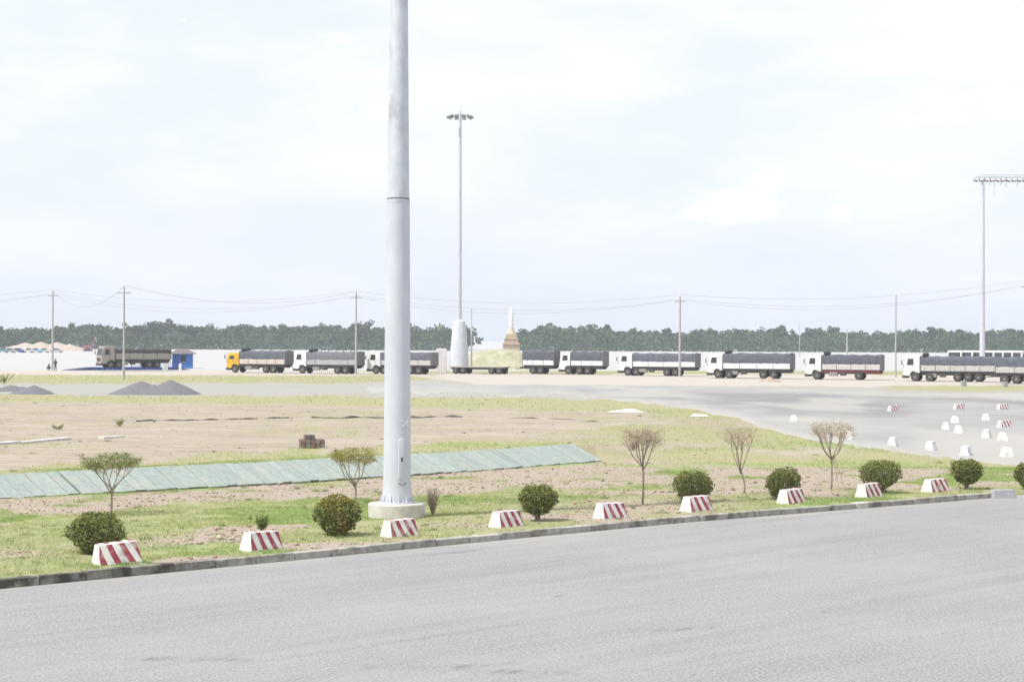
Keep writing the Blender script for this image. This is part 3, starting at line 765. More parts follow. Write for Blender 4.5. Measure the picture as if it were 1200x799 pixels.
def sapling(px, py, wpx, hpx, label, seed, leaves=0, leafcol=(1, 1, 1), fork=0.45, flat=0.3, twigs=5, stake=False, lean=0.0):
    base = G(px, py); sc = FPX / base.y
    H = hpx / sc; W = wpx / 2 / sc
    rg = random.Random(seed)
    root = thing('sapling', label, 'tree', base, 0, 'pruned saplings in the verge')
    tr = MB(); tw = MB(); tips = []
    top = Vector((lean * H * 0.4, 0, H * fork))
    tr.tube([(0, 0, -0.1), (0.015, 0, H * fork * 0.35), (top.x * 0.6 + 0.02, 0.01, H * fork * 0.7), top], [0.035, 0.028, 0.026, 0.024], 7)
    nl = rg.choice((5, 6, 7, 8)); W *= rg.uniform(1.02, 1.18)
    for k in range(nl):
        a = 2 * math.pi * k / nl + rg.uniform(-0.3, 0.3); r = W * rg.uniform(0.3, 0.85)
        e = Vector((math.cos(a) * r + lean * H * 0.5, math.sin(a) * r * 0.9, H * rg.uniform(0.80, 0.90)))
        st = top + Vector((0, 0, -rg.uniform(0, 0.22) * H * fork))
        mid = st.lerp(e, 0.5) + Vector((rg.uniform(-0.09, 0.09), rg.uniform(-0.09, 0.09), -0.05 * H))
        m3 = mid.lerp(e, 0.5) + Vector((rg.uniform(-0.05, 0.05), rg.uniform(-0.05, 0.05), 0.0)); tr.tube([st, mid, m3, e], [0.018, 0.014, 0.012, 0.009], 5)
        for q in range(twigs + 7):
            s0 = mid.lerp(e, rg.uniform(0.25, 1.0))
            b = a + rg.uniform(-0.75, 0.75); rr = W * math.sqrt(rg.uniform(0.02, 1.0))
            zt = H * (1 - flat * rg.random() ** 1.3 * (1 - 0.4 * rr / W)) - 0.03 * H * (rr / W) ** 2
            e2 = Vector((lean * H * 0.5 + math.cos(b) * rr, math.sin(b) * rr, zt))
            md = s0.lerp(e2, 0.5) + Vector((rg.uniform(-.03, .03), rg.uniform(-.03, .03), 0.02))
            tw.tube([s0, md, e2], [0.0055, 0.0045, 0.003], 4, False)
            tips.append(e2); tips.append(md)
            for _ in range(twigs + 1):
                b2 = rg.uniform(0, 6.28); r3 = rg.uniform(0.04, 0.15)
                s3 = md.lerp(e2, rg.uniform(0.2, 1)); e3 = s3 + Vector((math.cos(b2) * r3, math.sin(b2) * r3, rg.uniform(-0.01, 0.12)))
                e3.z = min(e3.z, H * 1.01)
                tw.tube([s3, e3], [0.0032, 0.0022], 3, False); tips.append(e3)
    tr.build('trunk', BARK, root); tw.build('twigs', TWIG, root)
    if leaves:
        n = leaves; idx = RNG.integers(0, len(tips), n)
        c = np.array([tuple(t) for t in tips])[idx] + RNG.normal(size=(n, 3)) * np.array([0.045, 0.045, 0.022])
        g = RNG.random((n, 1)); tint = (0.7 + 0.7 * g) * np.array([leafcol])
        V, F, T = leaf_cloud(c, np.array([[0, 0, 0.5]]), 0.017, tint)
        arr_mesh('crown', V, F, LEAFY, {'tint': T}, root)
    if stake:
        m = MB(); m.tube([(0.25, -0.05, -0.05), (0.06, 0, H * 0.45)], 0.012, 5).tube([(0.42, -0.1, -0.05), (0.08, 0, H * 0.5)], 0.012, 5)
        m.build('stake', TWIG, root)
sapling(130, 603, 63, 70, 'umbrella shaped sapling with sparse green leaves behind the big round bush', 5, leaves=5200, leafcol=(0.8, 1.0, 0.8), fork=0.46, twigs=3)
sapling(416, 590, 56, 64, 'vase shaped sapling with yellow green top left of the mast', 8, leaves=4200, leafcol=(1.25, 1.15, 0.7), fork=0.36, twigs=3)
sapling(753, 591, 54, 90, 'tall bare pinkish sapling with a fine twiggy crown', 12, leaves=450, leafcol=(1.5, 1.2, 2.0), fork=0.55, twigs=6)
sapling(872, 579, 50, 78, 'bare leaning sapling with a fan of brown twigs', 19, leaves=500, leafcol=(1.45, 1.15, 1.6), twigs=6, fork=0.40, lean=-0.16)
sapling(974, 574, 50, 80, 'flat topped sapling with reddish leaves propped by thin stakes', 27, leaves=900, leafcol=(1.5, 1.2, 1.1), twigs=6, fork=0.50, stake=True)
def dry_shrub(px, py, wpx, hpx, label, seed):
    base = G(px, py); sc = FPX / base.y; rg = random.Random(seed)
    m = MB()
    for k in range(90):
        a = rg.uniform(0, 6.28); r = wpx / 2 / sc * rg.uniform(0.2, 1); h = hpx / sc * rg.uniform(0.4, 1)
        e = Vector((math.cos(a) * r, math.sin(a) * r, h))
        m.tube([(rg.uniform(-.03, .03), rg.uniform(-.03, .03), -0.02), e * 0.5 + Vector((0, 0, h * 0.12)), e], [0.006, 0.005, 0.003], 3, False)
        for _ in range(2):
            s0 = e * rg.uniform(0.5, 0.95); e3 = s0 + Vector((rg.uniform(-.1, .1), rg.uniform(-.1, .1), rg.uniform(0, .1)))
            m.tube([s0, e3], [0.004, 0.002], 3, False)
    o = m.build('dry_shrub', TWIG); o.location = base
    tag(o, label, 'shrub')
dry_shrub(507, 603, 22, 33, 'leafless dry shrub leaning beside the mast plinth', 4)
dry_shrub(742, 528, 16, 14, 'small dry brown weed right of the green slope lining', 9)
def weed(px, py, wpx, hpx, label, seed, n=500, col=(1.2, 1.25, 1.0), group=None):
    base = G(px, py); sc = FPX / base.y; rg = np.random.default_rng(seed)
    m = MB(); rr = random.Random(seed); tips = []
    for k in range(14):
        a = rr.uniform(0, 6.28); r = wpx / 2 / sc * rr.uniform(0.2, 0.9); h = hpx / sc * rr.uniform(0.5, 1)
        e = Vector((math.cos(a) * r, math.sin(a) * r, h)); tips.append(e)
        m.tube([(0, 0, -0.02), e * 0.5 + Vector((0, 0, h * 0.1)), e], [0.006, 0.005, 0.003], 3, False)
    root = thing('weed', label, 'plant', base, 0, group)
    m.build('stem', TWIG, root)
    t = np.array([tuple(q) for q in tips])[rg.integers(0, 14, n)] * rg.uniform(0.35, 1.05, (n, 1)) + rg.normal(size=(n, 3)) * 0.03
    t[:, 2] = np.abs(t[:, 2])
    V, F, T = leaf_cloud(t, np.array([[0, 0, 0.4]]), 0.024, (0.7 + 0.6 * rg.random((n, 1))) * np.array([col]))
    arr_mesh('leaves', V, F, LEAFY, {'tint': T}, root)
weed(306, 624, 26, 20, 'small light green weed behind the second striped barrier', 15, 700, (0.8, 1.0, 0.8))
weed(5, 451, 26, 14, 'clump of tall green weeds at the left edge by the gravel', 16, 2500, (0.7, 0.9, 0.7))
weed(140, 500, 14, 9, 'low weed patch on the bare soil, left', 17, 500, (1.0, 1.0, 0.8))
weed(68, 503, 22, 5, 'spreading low weed on the bare soil near the left edge', 18, 500, (1.0, 1.0, 0.8))
weed(1117, 548, 12, 8, 'low weed beside the yard edge near the right bushes', 20, 300, (0.9, 1, 0.8))

# ------------------------------------------------------------------ grass cover, rubble
GRASS = mat('grass_blade', (0.225, 0.31, 0.095), (0.30, 0.375, 0.13), 0.6, 0.75, attr='tint', transl=0.25)
def make_grass():
    def scatter(n, pylo, pyhi, hmin, hmax, w, far=False):
        px = RNG.uniform(-60, 1260, n)
        iy = 1 / RNG.uniform(1 / (pyhi - 399.5) ** 2, 1 / (pylo - 399.5) ** 2, n) ** 0.5 + 399.5
        u, v = px - 600, iy - 399.5
        t = (-CAMH) / (-u * SR - v * CR); X = (u * CR - v * SR) * t; Y = FPX * t
        mk = ground_masks(X, Y, np.zeros_like(X))
        k = kerb_dist(X, Y); s = dike_sd(X, Y)
        keep = (RNG.random(n) < (mk['grass'] * (0.35 + 0.65 * mk['lush']) + 0.06 * mk['pink'] + 0.035 * mk['soil']) * sstep(0.25, 0.5, fbm(X * 1.7, Y * 1.7, 3))) & (k > 0.22)
        keep &= ~((s > -0.15) & (s < DR + 0.1) & (X < DK[-1, 0] + 0.6))
        yl = np.interp(px, [430, 640, 760, 820, 860, 895, 950, 1000, 1050, 1100, 1150, 1200], [459, 464, 473, 480, 489, 502, 514, 521, 529, 537, 542, 547])
        keep &= ~((iy < yl + 1) & (px > 430) & (iy > 449))
        X, Y, lush = X[keep], Y[keep], mk['lush'][keep]; n = len(X)
        Z = gz(X, Y) - 0.01
        h = RNG.uniform(hmin, hmax, n) * (0.6 + 0.8 * fbm(X * 0.8 + 9, Y * 0.8, 3))
        a = RNG.uniform(0, 6.28, n); ld = RNG.uniform(0, 6.28, n); ln = h * RNG.uniform(0.1, 0.9, n)
        bx, by = np.cos(a) * w / 2, np.sin(a) * w / 2
        B0 = np.stack([X - bx, Y - by, Z], 1); B1 = np.stack([X + bx, Y + by, Z], 1)
        T = np.stack([X + np.cos(ld) * ln, Y + np.sin(ld) * ln, Z + h], 1)
        g = RNG.random(n)[:, None]; dryf = (RNG.random(n) > 0.45 + 0.5 * lush)[:, None]
        tint = np.where(dryf, np.array([[1.55, 1.25, 1.7]]), np.array([[1.0, 1.0, 1.0]])) * (0.75 + 0.6 * g)
        return np.stack([B0, B1, T], 1).reshape(-1, 3), np.repeat(tint, 3, 0)
    V1, T1 = scatter(900000, 548, 700, 0.03, 0.085, 0.011)
    V2, T2 = scatter(240000, 480, 560, 0.04, 0.13, 0.02)
    V3, T3 = scatter(70000, 436, 485, 0.06, 0.2, 0.05)
    nc_ = 420
    cx = RNG.uniform(-30, 1160, nc_); cy = RNG.choice([1, 2, 3], nc_, p=[.78, .14, .08])
    cy = np.where(cy == 1, RNG.uniform(560, 690, nc_), np.where(cy == 2, RNG.uniform(500, 560, nc_), RNG.uniform(465, 505, nc_)))
    Vc, Tc = [], []
    for a_, b_ in zip(cx, cy):
        p = P(a_, b_); X0, Y0 = np.array([p.x]), np.array([p.y]); s_ = dike_sd(X0, Y0)[0]
        if kerb_dist(X0, Y0)[0] < 0.35 or (-0.15 < s_ < DR + 0.15 and p.x < DK[-1, 0] + 0.6): continue
        if a_ > 700 and b_ < np.interp(a_, [700, 820, 895, 1000, 1100, 1200], [470, 482, 504, 523, 539, 549]): continue
        m_ = RNG.integers(30, 90); rr_ = RNG.uniform(0.06, 0.22); hh = RNG.uniform(0.06, 0.20) * (1.0 if b_ > 540 else 0.7)
        ang = RNG.uniform(0, 6.28, m_); rad = rr_ * np.sqrt(RNG.random(m_)); bx_ = p.x + np.cos(ang) * rad; by_ = p.y + np.sin(ang) * rad
        bz = gz(bx_, by_) - 0.01; h_ = hh * RNG.uniform(0.4, 1.1, m_); w_ = 0.012 if b_ > 540 else 0.022; an = RNG.uniform(0, 6.28, m_)
        B0 = np.stack([bx_ - np.cos(an) * w_ / 2, by_ - np.sin(an) * w_ / 2, bz], 1); B1 = np.stack([bx_ + np.cos(an) * w_ / 2, by_ + np.sin(an) * w_ / 2, bz], 1)
        la = RNG.uniform(0, 6.28, m_); ll = h_ * RNG.uniform(0, 0.7, m_)
        h_ = h_ * (1.15 - 0.75 * rad / rr_); TT = np.stack([bx_ + np.cos(la) * ll, by_ + np.sin(la) * ll, bz + h_], 1)
        Vc.append(np.stack([B0, B1, TT], 1).reshape(-1, 3))
        colr = [(0.55, 0.62, 0.6), (0.8, 0.85, 0.8), (1.3, 1.1, 1.5)][RNG.integers(0, 3)]
        Tc.append(np.repeat(np.array([colr]) * RNG.uniform(0.8, 1.15, (m_, 1)), 3, 0))
    V = np.concatenate([V1, V2, V3] + Vc); T = np.concatenate([T1, T2, T3] + Tc)
    o = arr_mesh('grass', V, np.arange(len(V)).reshape(-1, 3), GRASS, {'tint': T})
    tag(o, 'short patchy green and straw coloured grass over the verge', 'grass', kind='stuff')
make_grass()
def make_rubble():
    n = 16000
    px = RNG.uniform(-40, 1200, n); iy = RNG.uniform(470, 665, n)
    u, v = px - 600, iy - 399.5
    t = (-CAMH) / (-u * SR - v * CR); X = (u * CR - v * SR) * t; Y = FPX * t
    mk = ground_masks(X, Y, np.zeros_like(X)); s = dike_sd(X, Y)
    keep = (RNG.random(n) < mk['pink'] * 0.9 + mk['soil'] * 0.12) & (kerb_dist(X, Y) > 0.4) & ~((s > -0.1) & (s < DR + 0.1))
    X, Y = X[keep], Y[keep]; n = len(X); Z = gz(X, Y)
    oc = np.array([(1, 0, 0), (0, 1, 0), (-1, 0, 0), (0, -1, 0), (0, 0, 1), (0, 0, -1), (.6, .6, .5), (-.6, .6, .55)], float)[:6]
    fc = np.array([(0, 1, 4), (1, 2, 4), (2, 3, 4), (3, 0, 4), (1, 0, 5), (2, 1, 5), (3, 2, 5), (0, 3, 5)])
    sz = RNG.uniform(0.012, 0.045, n) * (1 + (RNG.random(n) < 0.05) * 1.0)
    jit = RNG.uniform(0.6, 1.3, (n, 6, 1)); rot = RNG.uniform(0, 6.28, n)
    c, sn = np.cos(rot), np.sin(rot)
    pts = oc[None] * jit * sz[:, None, None]
    xr = pts[..., 0] * c[:, None] - pts[..., 1] * sn[:, None]; yr = pts[..., 0] * sn[:, None] + pts[..., 1] * c[:, None]
    V = np.stack([xr + X[:, None], yr + Y[:, None], pts[..., 2] * 0.7 + Z[:, None] + sz[:, None] * 0.3], -1).reshape(-1, 3)
    F = (fc[None] + (np.arange(n) * 6)[:, None, None]).reshape(-1, 3)
    g = RNG.random((n, 1)); pal = np.array([[1.05, 0.95, 0.88], [0.95, 0.75, 0.66], [1.25, 1.2, 1.12], [0.78, 0.66, 0.58]])
    T = np.repeat(pal[RNG.integers(0, 4, n)] * (0.8 + 0.4 * g), 6, 0)
    o = arr_mesh('rubble', V, F, mat('rubble_stone', (0.30, 0.25, 0.21), (0.40, 0.34, 0.29), 9, 0.9, attr='tint'), {'tint': T})
    tag(o, 'pinkish clods and stones on the dug soil', 'rubble', kind='stuff')
make_rubble()

# ------------------------------------------------------------------ tall mast in the foreground
GALV = mat('galvanised_steel', (0.52, 0.54, 0.60), (0.58, 0.60, 0.655), 3.0, 0.55, 0.15, var=0.0, c3=(0.48, 0.50, 0.56), s3=1.4, f3=(0.50, 0.75), stretch=(1, 1, 0.35))
GALV2 = mat('weathered_steel', (0.50, 0.52, 0.565), (0.59, 0.605, 0.65), 5.0, 0.6, 0.15, bump=0.1, c3=(0.41, 0.425, 0.465), s3=2.6, f3=(0.56, 0.70), stretch=(1, 1, 0.6))
PLINTH = mat('plinth_concrete', (0.50, 0.475, 0.44), (0.60, 0.575, 0.54), 3, 0.85, bump=0.25, c3=(0.40, 0.36, 0.32), s3=2.0, f3=(0.55, 0.75))
DARK = mat('dark_metal', (0.05, 0.052, 0.055), (0.075, 0.077, 0.08), 8, 0.6)
def make_mast():
    base = G(465, 606)
    sc = FPX / base.y
    root = thing('lighting_mast', 'thick pale grey tapered steel mast on a concrete plinth in the foreground', 'mast', base)
    m = MB(); m.lathe([(0.70, -0.15), (0.715, 0.33), (0.70, 0.36), (0.0, 0.36)], 20, rot=0.5); m.build('plinth', PLINTH, root, 25)
    z0 = 0.36; zj = (606 - 234) / sc
    r0, rj, rtop = 0.345, 0.290, 0.225
    m = MB(); m.lathe([(0.44, z0), (0.44, z0 + 0.035), (0.43, z0 + 0.04)], 24); m.build('base_flange', GALV, root)
    m = MB(); m.lathe([(0.375, z0 + 0.03), (0.362, z0 + 0.3), (r0, z0 + 0.6), (rj, zj)], 32); m.build('lower_section', GALV, root, 50)
    zt = 24.0
    m = MB(); m.lathe([(rj - 0.012, zj + 0.03), (rtop, (606 + 0) / sc), (0.13, zt), (0.0, zt + 0.02)], 32); m.build('upper_section', GALV2, root, 50)
    m = MB(); m.lathe([(rj + 0.004, zj - 0.09), (rj + 0.006, zj - 0.005), (rj - 0.012, zj + 0.005)], 32)
    m.build('joint_collar', GALV2, root, 50)
    m = MB(); m.lathe([(rj - 0.006, zj - 0.004), (rj - 0.004, zj + 0.028)], 32); m.build('joint_seam', DARK, root, 50)
    for k in range(12):
        a = 2 * math.pi * (k + 0.35) / 12; M = Matrix.Rotation(a, 4, 'Z')
        m = MB(); m.add([(0.36, -0.008, z0 + 0.04), (0.435, -0.008, z0 + 0.04), (0.36, -0.008, z0 + 0.26), (0.36, 0.008, z0 + 0.04), (0.435, 0.008, z0 + 0.04), (0.36, 0.008, z0 + 0.26)],
                        [(0, 1, 2), (5, 4, 3), (0, 3, 4, 1), (1, 4, 5, 2), (2, 5, 3, 0)], M)
        m.build('gusset', GALV, root, 0)
        M2 = Matrix.Rotation(a + 0.26, 4, 'Z') @ Matrix.Translation((0.405, 0, z0 + 0.04))
        m = MB(); m.lathe([(0.022, 0), (0.022, 0.03), (0.012, 0.032), (0.012, 0.07)], 6, M2); m.build('bolt', GALV2, root)
    # service door on the side that faces the road, a little to the right
    a = math.radians(-68); M = Matrix.Rotation(a, 4, 'Z')
    zc = z0 + 1.1
    prof = []
    for k in range(9): t = math.pi * k / 8; prof.append((0.075 * math.cos(t), 0.45 + 0.075 * math.sin(t)))
    for k in range(9): t = math.pi + math.pi * k / 8; prof.append((0.075 * math.cos(t), -0.45 + 0.075 * math.sin(t)))
    m = MB(); n = len(prof)
    vs = [(r0 - 0.03, y, zc + z) for (y, z) in prof] + [(r0 + 0.022, y, zc + z) for (y, z) in prof] + [(r0 + 0.028, y * 0.85, zc + z * 0.97) for (y, z) in prof]
    fs = [tuple(range(2 * n, 3 * n))]
    for r in range(2):
        for i in range(n): fs.append((r * n + i, r * n + (i + 1) % n, (r + 1) * n + (i + 1) % n, (r + 1) * n + i))
    m.add(vs, fs, M); d = m.build('service_door', GALV, root, 30)
    m = MB(); m.add([(r0 + 0.02, -0.02, zc - 0.05), (r0 + 0.05, -0.02, zc - 0.05), (r0 + 0.05, 0.02, zc - 0.05), (r0 + 0.02, 0.02, zc - 0.05),
                     (r0 + 0.02, -0.02, zc + 0.05), (r0 + 0.05, -0.02, zc + 0.05), (r0 + 0.05, 0.02, zc + 0.05), (r0 + 0.02, 0.02, zc + 0.05)],
                    [(0, 1, 2, 3), (4, 7, 6, 5), (0, 4, 5, 1), (1, 5, 6, 2), (2, 6, 7, 3), (3, 7, 4, 0)], M)
    m.build('door_lock', DARK, d)
    m = MB(); pts = []
    for k in range(9):
        t = k / 8; aa = math.radians(-82 + 34 * t); pts.append((math.cos(aa) * 0.375, math.sin(aa) * 0.375, z0 + 0.52 - 0.055 * math.sin(math.pi * t)))
    m.tube(pts, 0.008, 5); m.build('cable_loop', DARK, root)
    # small bracket arms
    m = MB()
    for s in (-1, 1):
        aa = math.radians(-55); c = Vector((math.cos(aa), math.sin(aa), 0)); tv = Vector((-math.sin(aa), math.cos(aa), 0))
        p0 = c * 0.33 + Vector((0, 0, z0 + 1.98)); m.tube([p0 + tv * 0.02, p0 + c * 0.06 + tv * 0.09 * s + Vector((0, 0, 0.07 * s))], 0.010, 5)
        m.tube([p0 + tv * 0.02, p0 + c * 0.06 - tv * 0.09 * s + Vector((0, 0, 0.07 * s))], 0.010, 5)
    m.build('bracket', mat('bracket_white', (0.56, 0.56, 0.58), None, 5, 0.5), root)
make_mast()

# ------------------------------------------------------------------ trucks
GLASS = mat('dark_glass', (0.03, 0.034, 0.04), (0.05, 0.055, 0.06), 3, 0.12, spec=0.6)
RUBBER = mat('tyre_rubber', (0.035, 0.034, 0.033), (0.06, 0.057, 0.054), 6, 0.85)
RIM = mat('wheel_rim', (0.22, 0.21, 0.20), (0.32, 0.31, 0.30), 5, 0.6, 0.2)
LAMP = mat('lamp_glass', (0.55, 0.55, 0.53), None, 5, 0.2)
TARP = mat('slate_tarp', (0.070, 0.076, 0.098), (0.105, 0.112, 0.135), 2.5, 0.75, bump=0.4, bscale=3, var=0.12)
TARP_D = mat('black_tarp', (0.030, 0.031, 0.035), (0.055, 0.055, 0.06), 3, 0.8, bump=0.4, bscale=5)
FRAME = mat('grey_rear_frame', (0.12, 0.12, 0.125), (0.19, 0.19, 0.195), 4, 0.75)
PAINT = {
    'white': mat('white_paint', (0.66, 0.66, 0.66), (0.74, 0.74, 0.735), 2, 0.4, c3=(0.52, 0.50, 0.47), s3=1.2, f3=(0.58, 0.8)),
    'yellow': mat('yellow_paint', (0.56, 0.33, 0.02), (0.66, 0.42, 0.04), 2, 0.4),
    'cream': mat('cream_paint', (0.44, 0.425, 0.405), (0.52, 0.505, 0.485), 3, 0.6),
    'peach': mat('peach_paint', (0.50, 0.44, 0.375), (0.58, 0.53, 0.47), 3, 0.6),
    'grey': mat('grey_paint', (0.33, 0.34, 0.35), (0.42, 0.43, 0.44), 3, 0.6),
    'pinkish': mat('pinkish_paint', (0.48, 0.45, 0.45), (0.56, 0.535, 0.53), 3, 0.6),
    'dun': mat('dun_paint', (0.27, 0.25, 0.215), (0.34, 0.32, 0.28), 3, 0.7),
    'dark': mat('chassis_dark', (0.045, 0.043, 0.042), (0.075, 0.072, 0.07), 4, 0.75),
    'maroon': mat('maroon_paint', (0.22, 0.045, 0.05), (0.29, 0.07, 0.07), 4, 0.65),
    'blue': mat('blue_paint', (0.03, 0.075, 0.26), (0.05, 0.11, 0.34), 4, 0.6),
    'red': mat('red_paint', (0.27, 0.09, 0.10), (0.34, 0.13, 0.14), 4, 0.5),
    'teal': mat('teal_paint', (0.20, 0.36, 0.40), (0.28, 0.44, 0.47), 4, 0.4),
}
def wheel_meshes():
    R = Matrix.Rotation(math.pi / 2, 4, 'X')
    t = MB().lathe([(0.30, -0.15), (0.44, -0.15), (0.49, -0.12), (0.505, -0.06), (0.505, 0.06), (0.49, 0.12), (0.44, 0.15), (0.30, 0.15)], 20, R).mesh('tyre')
    t.materials.append(RUBBER)
    r_ = MB().lathe([(0.30, 0.13), (0.285, 0.16), (0.17, 0.10), (0.15, 0.11), (0.13, 0.17), (0.0, 0.18)], 14, R).mesh('rim')
    r_.materials.append(RIM)
    return t, r_
TYRE, RIMM = wheel_meshes()
def wheel(parent, x, y, side, r=0.505, double=False):
    o = bpy.data.objects.new('wheel', TYRE); COL.objects.link(o); o.parent = parent
    o.location = (x, y, r); s = r / 0.505
    o.scale = (s, s * (2.0 if double else 1.0), s)
    if side > 0: o.rotation_euler = (0, 0, math.pi)
    c = bpy.data.objects.new('rim', RIMM); COL.objects.link(c); c.parent = o
    return o
def truck(px, py, L, heading, label, cab='white', board='white', tarp=True, chassis='dark', axles=(1.35, -3.0, -1.8), npan=4, tarp_h=1.15,
          cab_l=1.95, cab_h=3.0, hump=True, rear=True, ties=0, nearx='front', has_cab=True, name='cargo_truck', group='trucks queuing along the far road', bed_z=1.15, board_h=0.78, tarp_m=None, zoff=0.0, W=1.2):
    """local frame: nose towards -x, near side -y, wheels on z = 0; px,py = where the near front corner meets the ground"""
    p = P(px, py, zoff)
    ca, sa = math.cos(heading), math.sin(heading)
    lx, ly = -L / 2, -W
    root = thing(name, label, 'truck' if has_cab else 'trailer', (p.x - (lx * ca - ly * sa), p.y - (lx * sa + ly * ca), zoff), heading, group)
    f = -L / 2; paint = PAINT[cab]
    if has_cab:
        wc = 1.35
        m = MB()
        m.prism([(f + 0.02, 0.62), (f + wc - 0.56, 0.62), (f + wc - 0.50, 0.95), (f + wc - 0.25, 1.14), (f + wc + 0.25, 1.14), (f + wc + 0.50, 0.95), (f + cab_l, 0.95),
                 (f + cab_l, cab_h - 0.08), (f + cab_l - 0.12, cab_h), (f + 0.42, cab_h - 0.03), (f + 0.28, cab_h - 0.14), (f + 0.03, 1.75), (f, 1.55)], -W + 0.04, W - 0.04, None, 0.05)
        c = m.build('cab', paint, root)
        m = MB()
        q = lambda z, o=0.012: f + 0.03 + (z - 1.75) / (cab_h - 0.14 - 1.75) * 0.25 - o
        z0, z1 = 1.82, cab_h - 0.28
        m.add([(q(z0), -W + 0.14, z0), (q(z0), W - 0.14, z0), (q(z1), W - 0.22, z1), (q(z1), -W + 0.22, z1),
               (q(z0) + 0.03, -W + 0.14, z0), (q(z0) + 0.03, W - 0.14, z0), (q(z1) + 0.03, W - 0.22, z1), (q(z1) + 0.03, -W + 0.22, z1)],
              [(0, 3, 2, 1), (4, 5, 6, 7), (0, 1, 5, 4), (1, 2, 6, 5), (2, 3, 7, 6), (3, 0, 4, 7)])
        m.build('windscreen', GLASS, root, 0)
        for s in (-1, 1):
            y0, y1 = (s * (W - 0.05), s * (W - 0.025))
            if y0 > y1: y0, y1 = y1, y0
            d = MB().prism([(f + 0.36, 1.2), (f + 1.32, 1.2), (f + 1.32, cab_h - 0.3), (f + 0.52, cab_h - 0.3), (f + 0.36, 1.85)], y0, y1, None, 0.01).build('door', paint, root, 0)
            w0, w1 = (s * (W - 0.03), s * (W - 0.012))
            if w0 > w1: w0, w1 = w1, w0
            MB().prism([(f + 0.44, 1.88), (f + 1.22, 1.88), (f + 1.22, cab_h - 0.42), (f + 0.58, cab_h - 0.42)], w0, w1).build('window', GLASS, d, 0)
            MB().box(f + 1.12, f + 1.27, w0, w1, 1.60, 1.66).build('handle', PAINT['dark'], d, 0)
            m = MB(); m.tube([(f + 0.25, s * (W - 0.06), 2.45), (f - 0.10, s * (W + 0.16), 2.48), (f - 0.10, s * (W + 0.16), 1.95), (f + 0.12, s * (W - 0.04), 1.85)], 0.02, 4)
            m.box(f - 0.14, f - 0.06, s * (W + 0.16) - 0.09, s * (W + 0.16) + 0.09, 1.95, 2.40); m.build('mirror', PAINT['dark'], root, 0)
            MB().box(f - 0.09, f - 0.03, s * 0.78 - 0.18, s * 0.78 + 0.18, 0.72, 0.92).build('headlight', LAMP, root, 0)
        MB().box(f - 0.08, f + 0.35, -W + 0.02, W - 0.02, 0.36, 0.70, None, None, 0.03).build('bumper', PAINT['dark'], root)
        MB().box(f - 0.022, f + 0.0, -0.75, 0.75, 1.0, 1.45).build('grille', PAINT['dark'], root, 0)
        b0 = f + cab_l + 0.12
    else:
        b0 = f + 0.05
    b1 = L / 2
    m = MB()
    for s in (-1, 1): m.box(f + (0.5 if has_cab else -0.6), b1 - 0.05, s * 0.42 - 0.06, s * 0.42 + 0.06, 0.72, 0.99)
    for k in range(6):
        x = b0 + (b1 - b0) * (k + 0.5) / 6; m.box(x - 0.06, x + 0.06, -W + 0.1, W - 0.1, 0.985, bed_z - 0.03)
    m.build('chassis', PAINT[chassis], root, 0)
    for s in (-1, 1):
        m = MB().box(b0 + 0.15, b1 - 0.1, s * (W - 0.12) - 0.035, s * (W - 0.12) + 0.035, bed_z - 0.25, bed_z - 0.03); m.build('side_rail', PAINT[chassis], root, 0)
    MB().box(b0, b1, -W, W, bed_z - 0.03, bed_z + 0.06).build('bed_floor', PAINT['dark'], root, 0)
    bt = bed_z + 0.06 + board_h
    dx = (b1 - b0) / npan
    for s in (-1, 1):
        for k in range(npan):
            x0, x1 = b0 + dx * k + 0.03, b0 + dx * (k + 1) - 0.03
            m = MB().box(x0, x1, s * W - 0.03, s * W + 0.03, bed_z + 0.07, bt)
            for rz_ in (0.22, 0.5): m.box(x0 + 0.03, x1 - 0.03, s * (W + 0.03) - 0.012, s * (W + 0.03) + 0.012, bed_z + 0.06 + board_h * rz_, bed_z + 0.06 + board_h * rz_ + 0.07)
            m.build('side_board', PAINT[board], root, 0)
    MB().box(b1 - 0.02, b1 + 0.04, -W + 0.04, W - 0.04, bed_z + 0.07, bt).build('tailgate', PAINT[board] if not rear else FRAME, root, 0)
    MB().box(b0 - 0.05, b0 + 0.0, -W, W, bed_z, bt + (tarp_h * 0.9 if tarp else 0.5)).build('headboard', FRAME, root, 0)
    if tarp:
        m = MB(); n = 26; rng = random.Random(int(px) + 3)
        prof = [(-W - 0.045, bt - 0.10), (-W - 0.03, bt + tarp_h * 0.55), (-W + 0.10, bt + tarp_h * 0.90), (-W + 0.42, bt + tarp_h), (0, bt + tarp_h + 0.05),
                (W - 0.42, bt + tarp_h), (W - 0.10, bt + tarp_h * 0.90), (W + 0.03, bt + tarp_h * 0.55), (W + 0.045, bt - 0.10)]
        vs = []; fs = []; K = len(prof)
        for i in range(n):
            t = i / (n - 1); x = b0 + (b1 - b0 - (0.03 if rear else 0)) * t
            dip = -0.09 * abs(math.sin(t * math.pi * npan)) + rng.uniform(-0.015, 0.015)
            for (y, z) in prof: vs.append((x, y + (rng.uniform(-0.012, 0.012)), z + (dip if z > bt else rng.uniform(-0.05, 0.03))))
        for i in range(n - 1):
            for k in range(K - 1): fs.append((i * K + k, i * K + k + 1, (i + 1) * K + k + 1, (i + 1) * K + k))
        fs.append(tuple(range(K))); fs.append(tuple(range((n - 1) * K, n * K))[::-1])
        m.add(vs, fs); m.build('tarpaulin', tarp_m or TARP, root, 50)
        if hump:
            m = MB(); pts = [(b0 + 0.38, -W + 0.05 + (2 * W - 0.1) * k / 8, bt + tarp_h + 0.10 + 0.03 * math.sin(k * 2)) for k in range(9)]
            m.tube(pts, [0.12] + [0.27 + 0.03 * math.sin(k * 3.1) for k in range(7)] + [0.12], 10); m.build('tarpaulin_roll', TARP_D, root, 60)
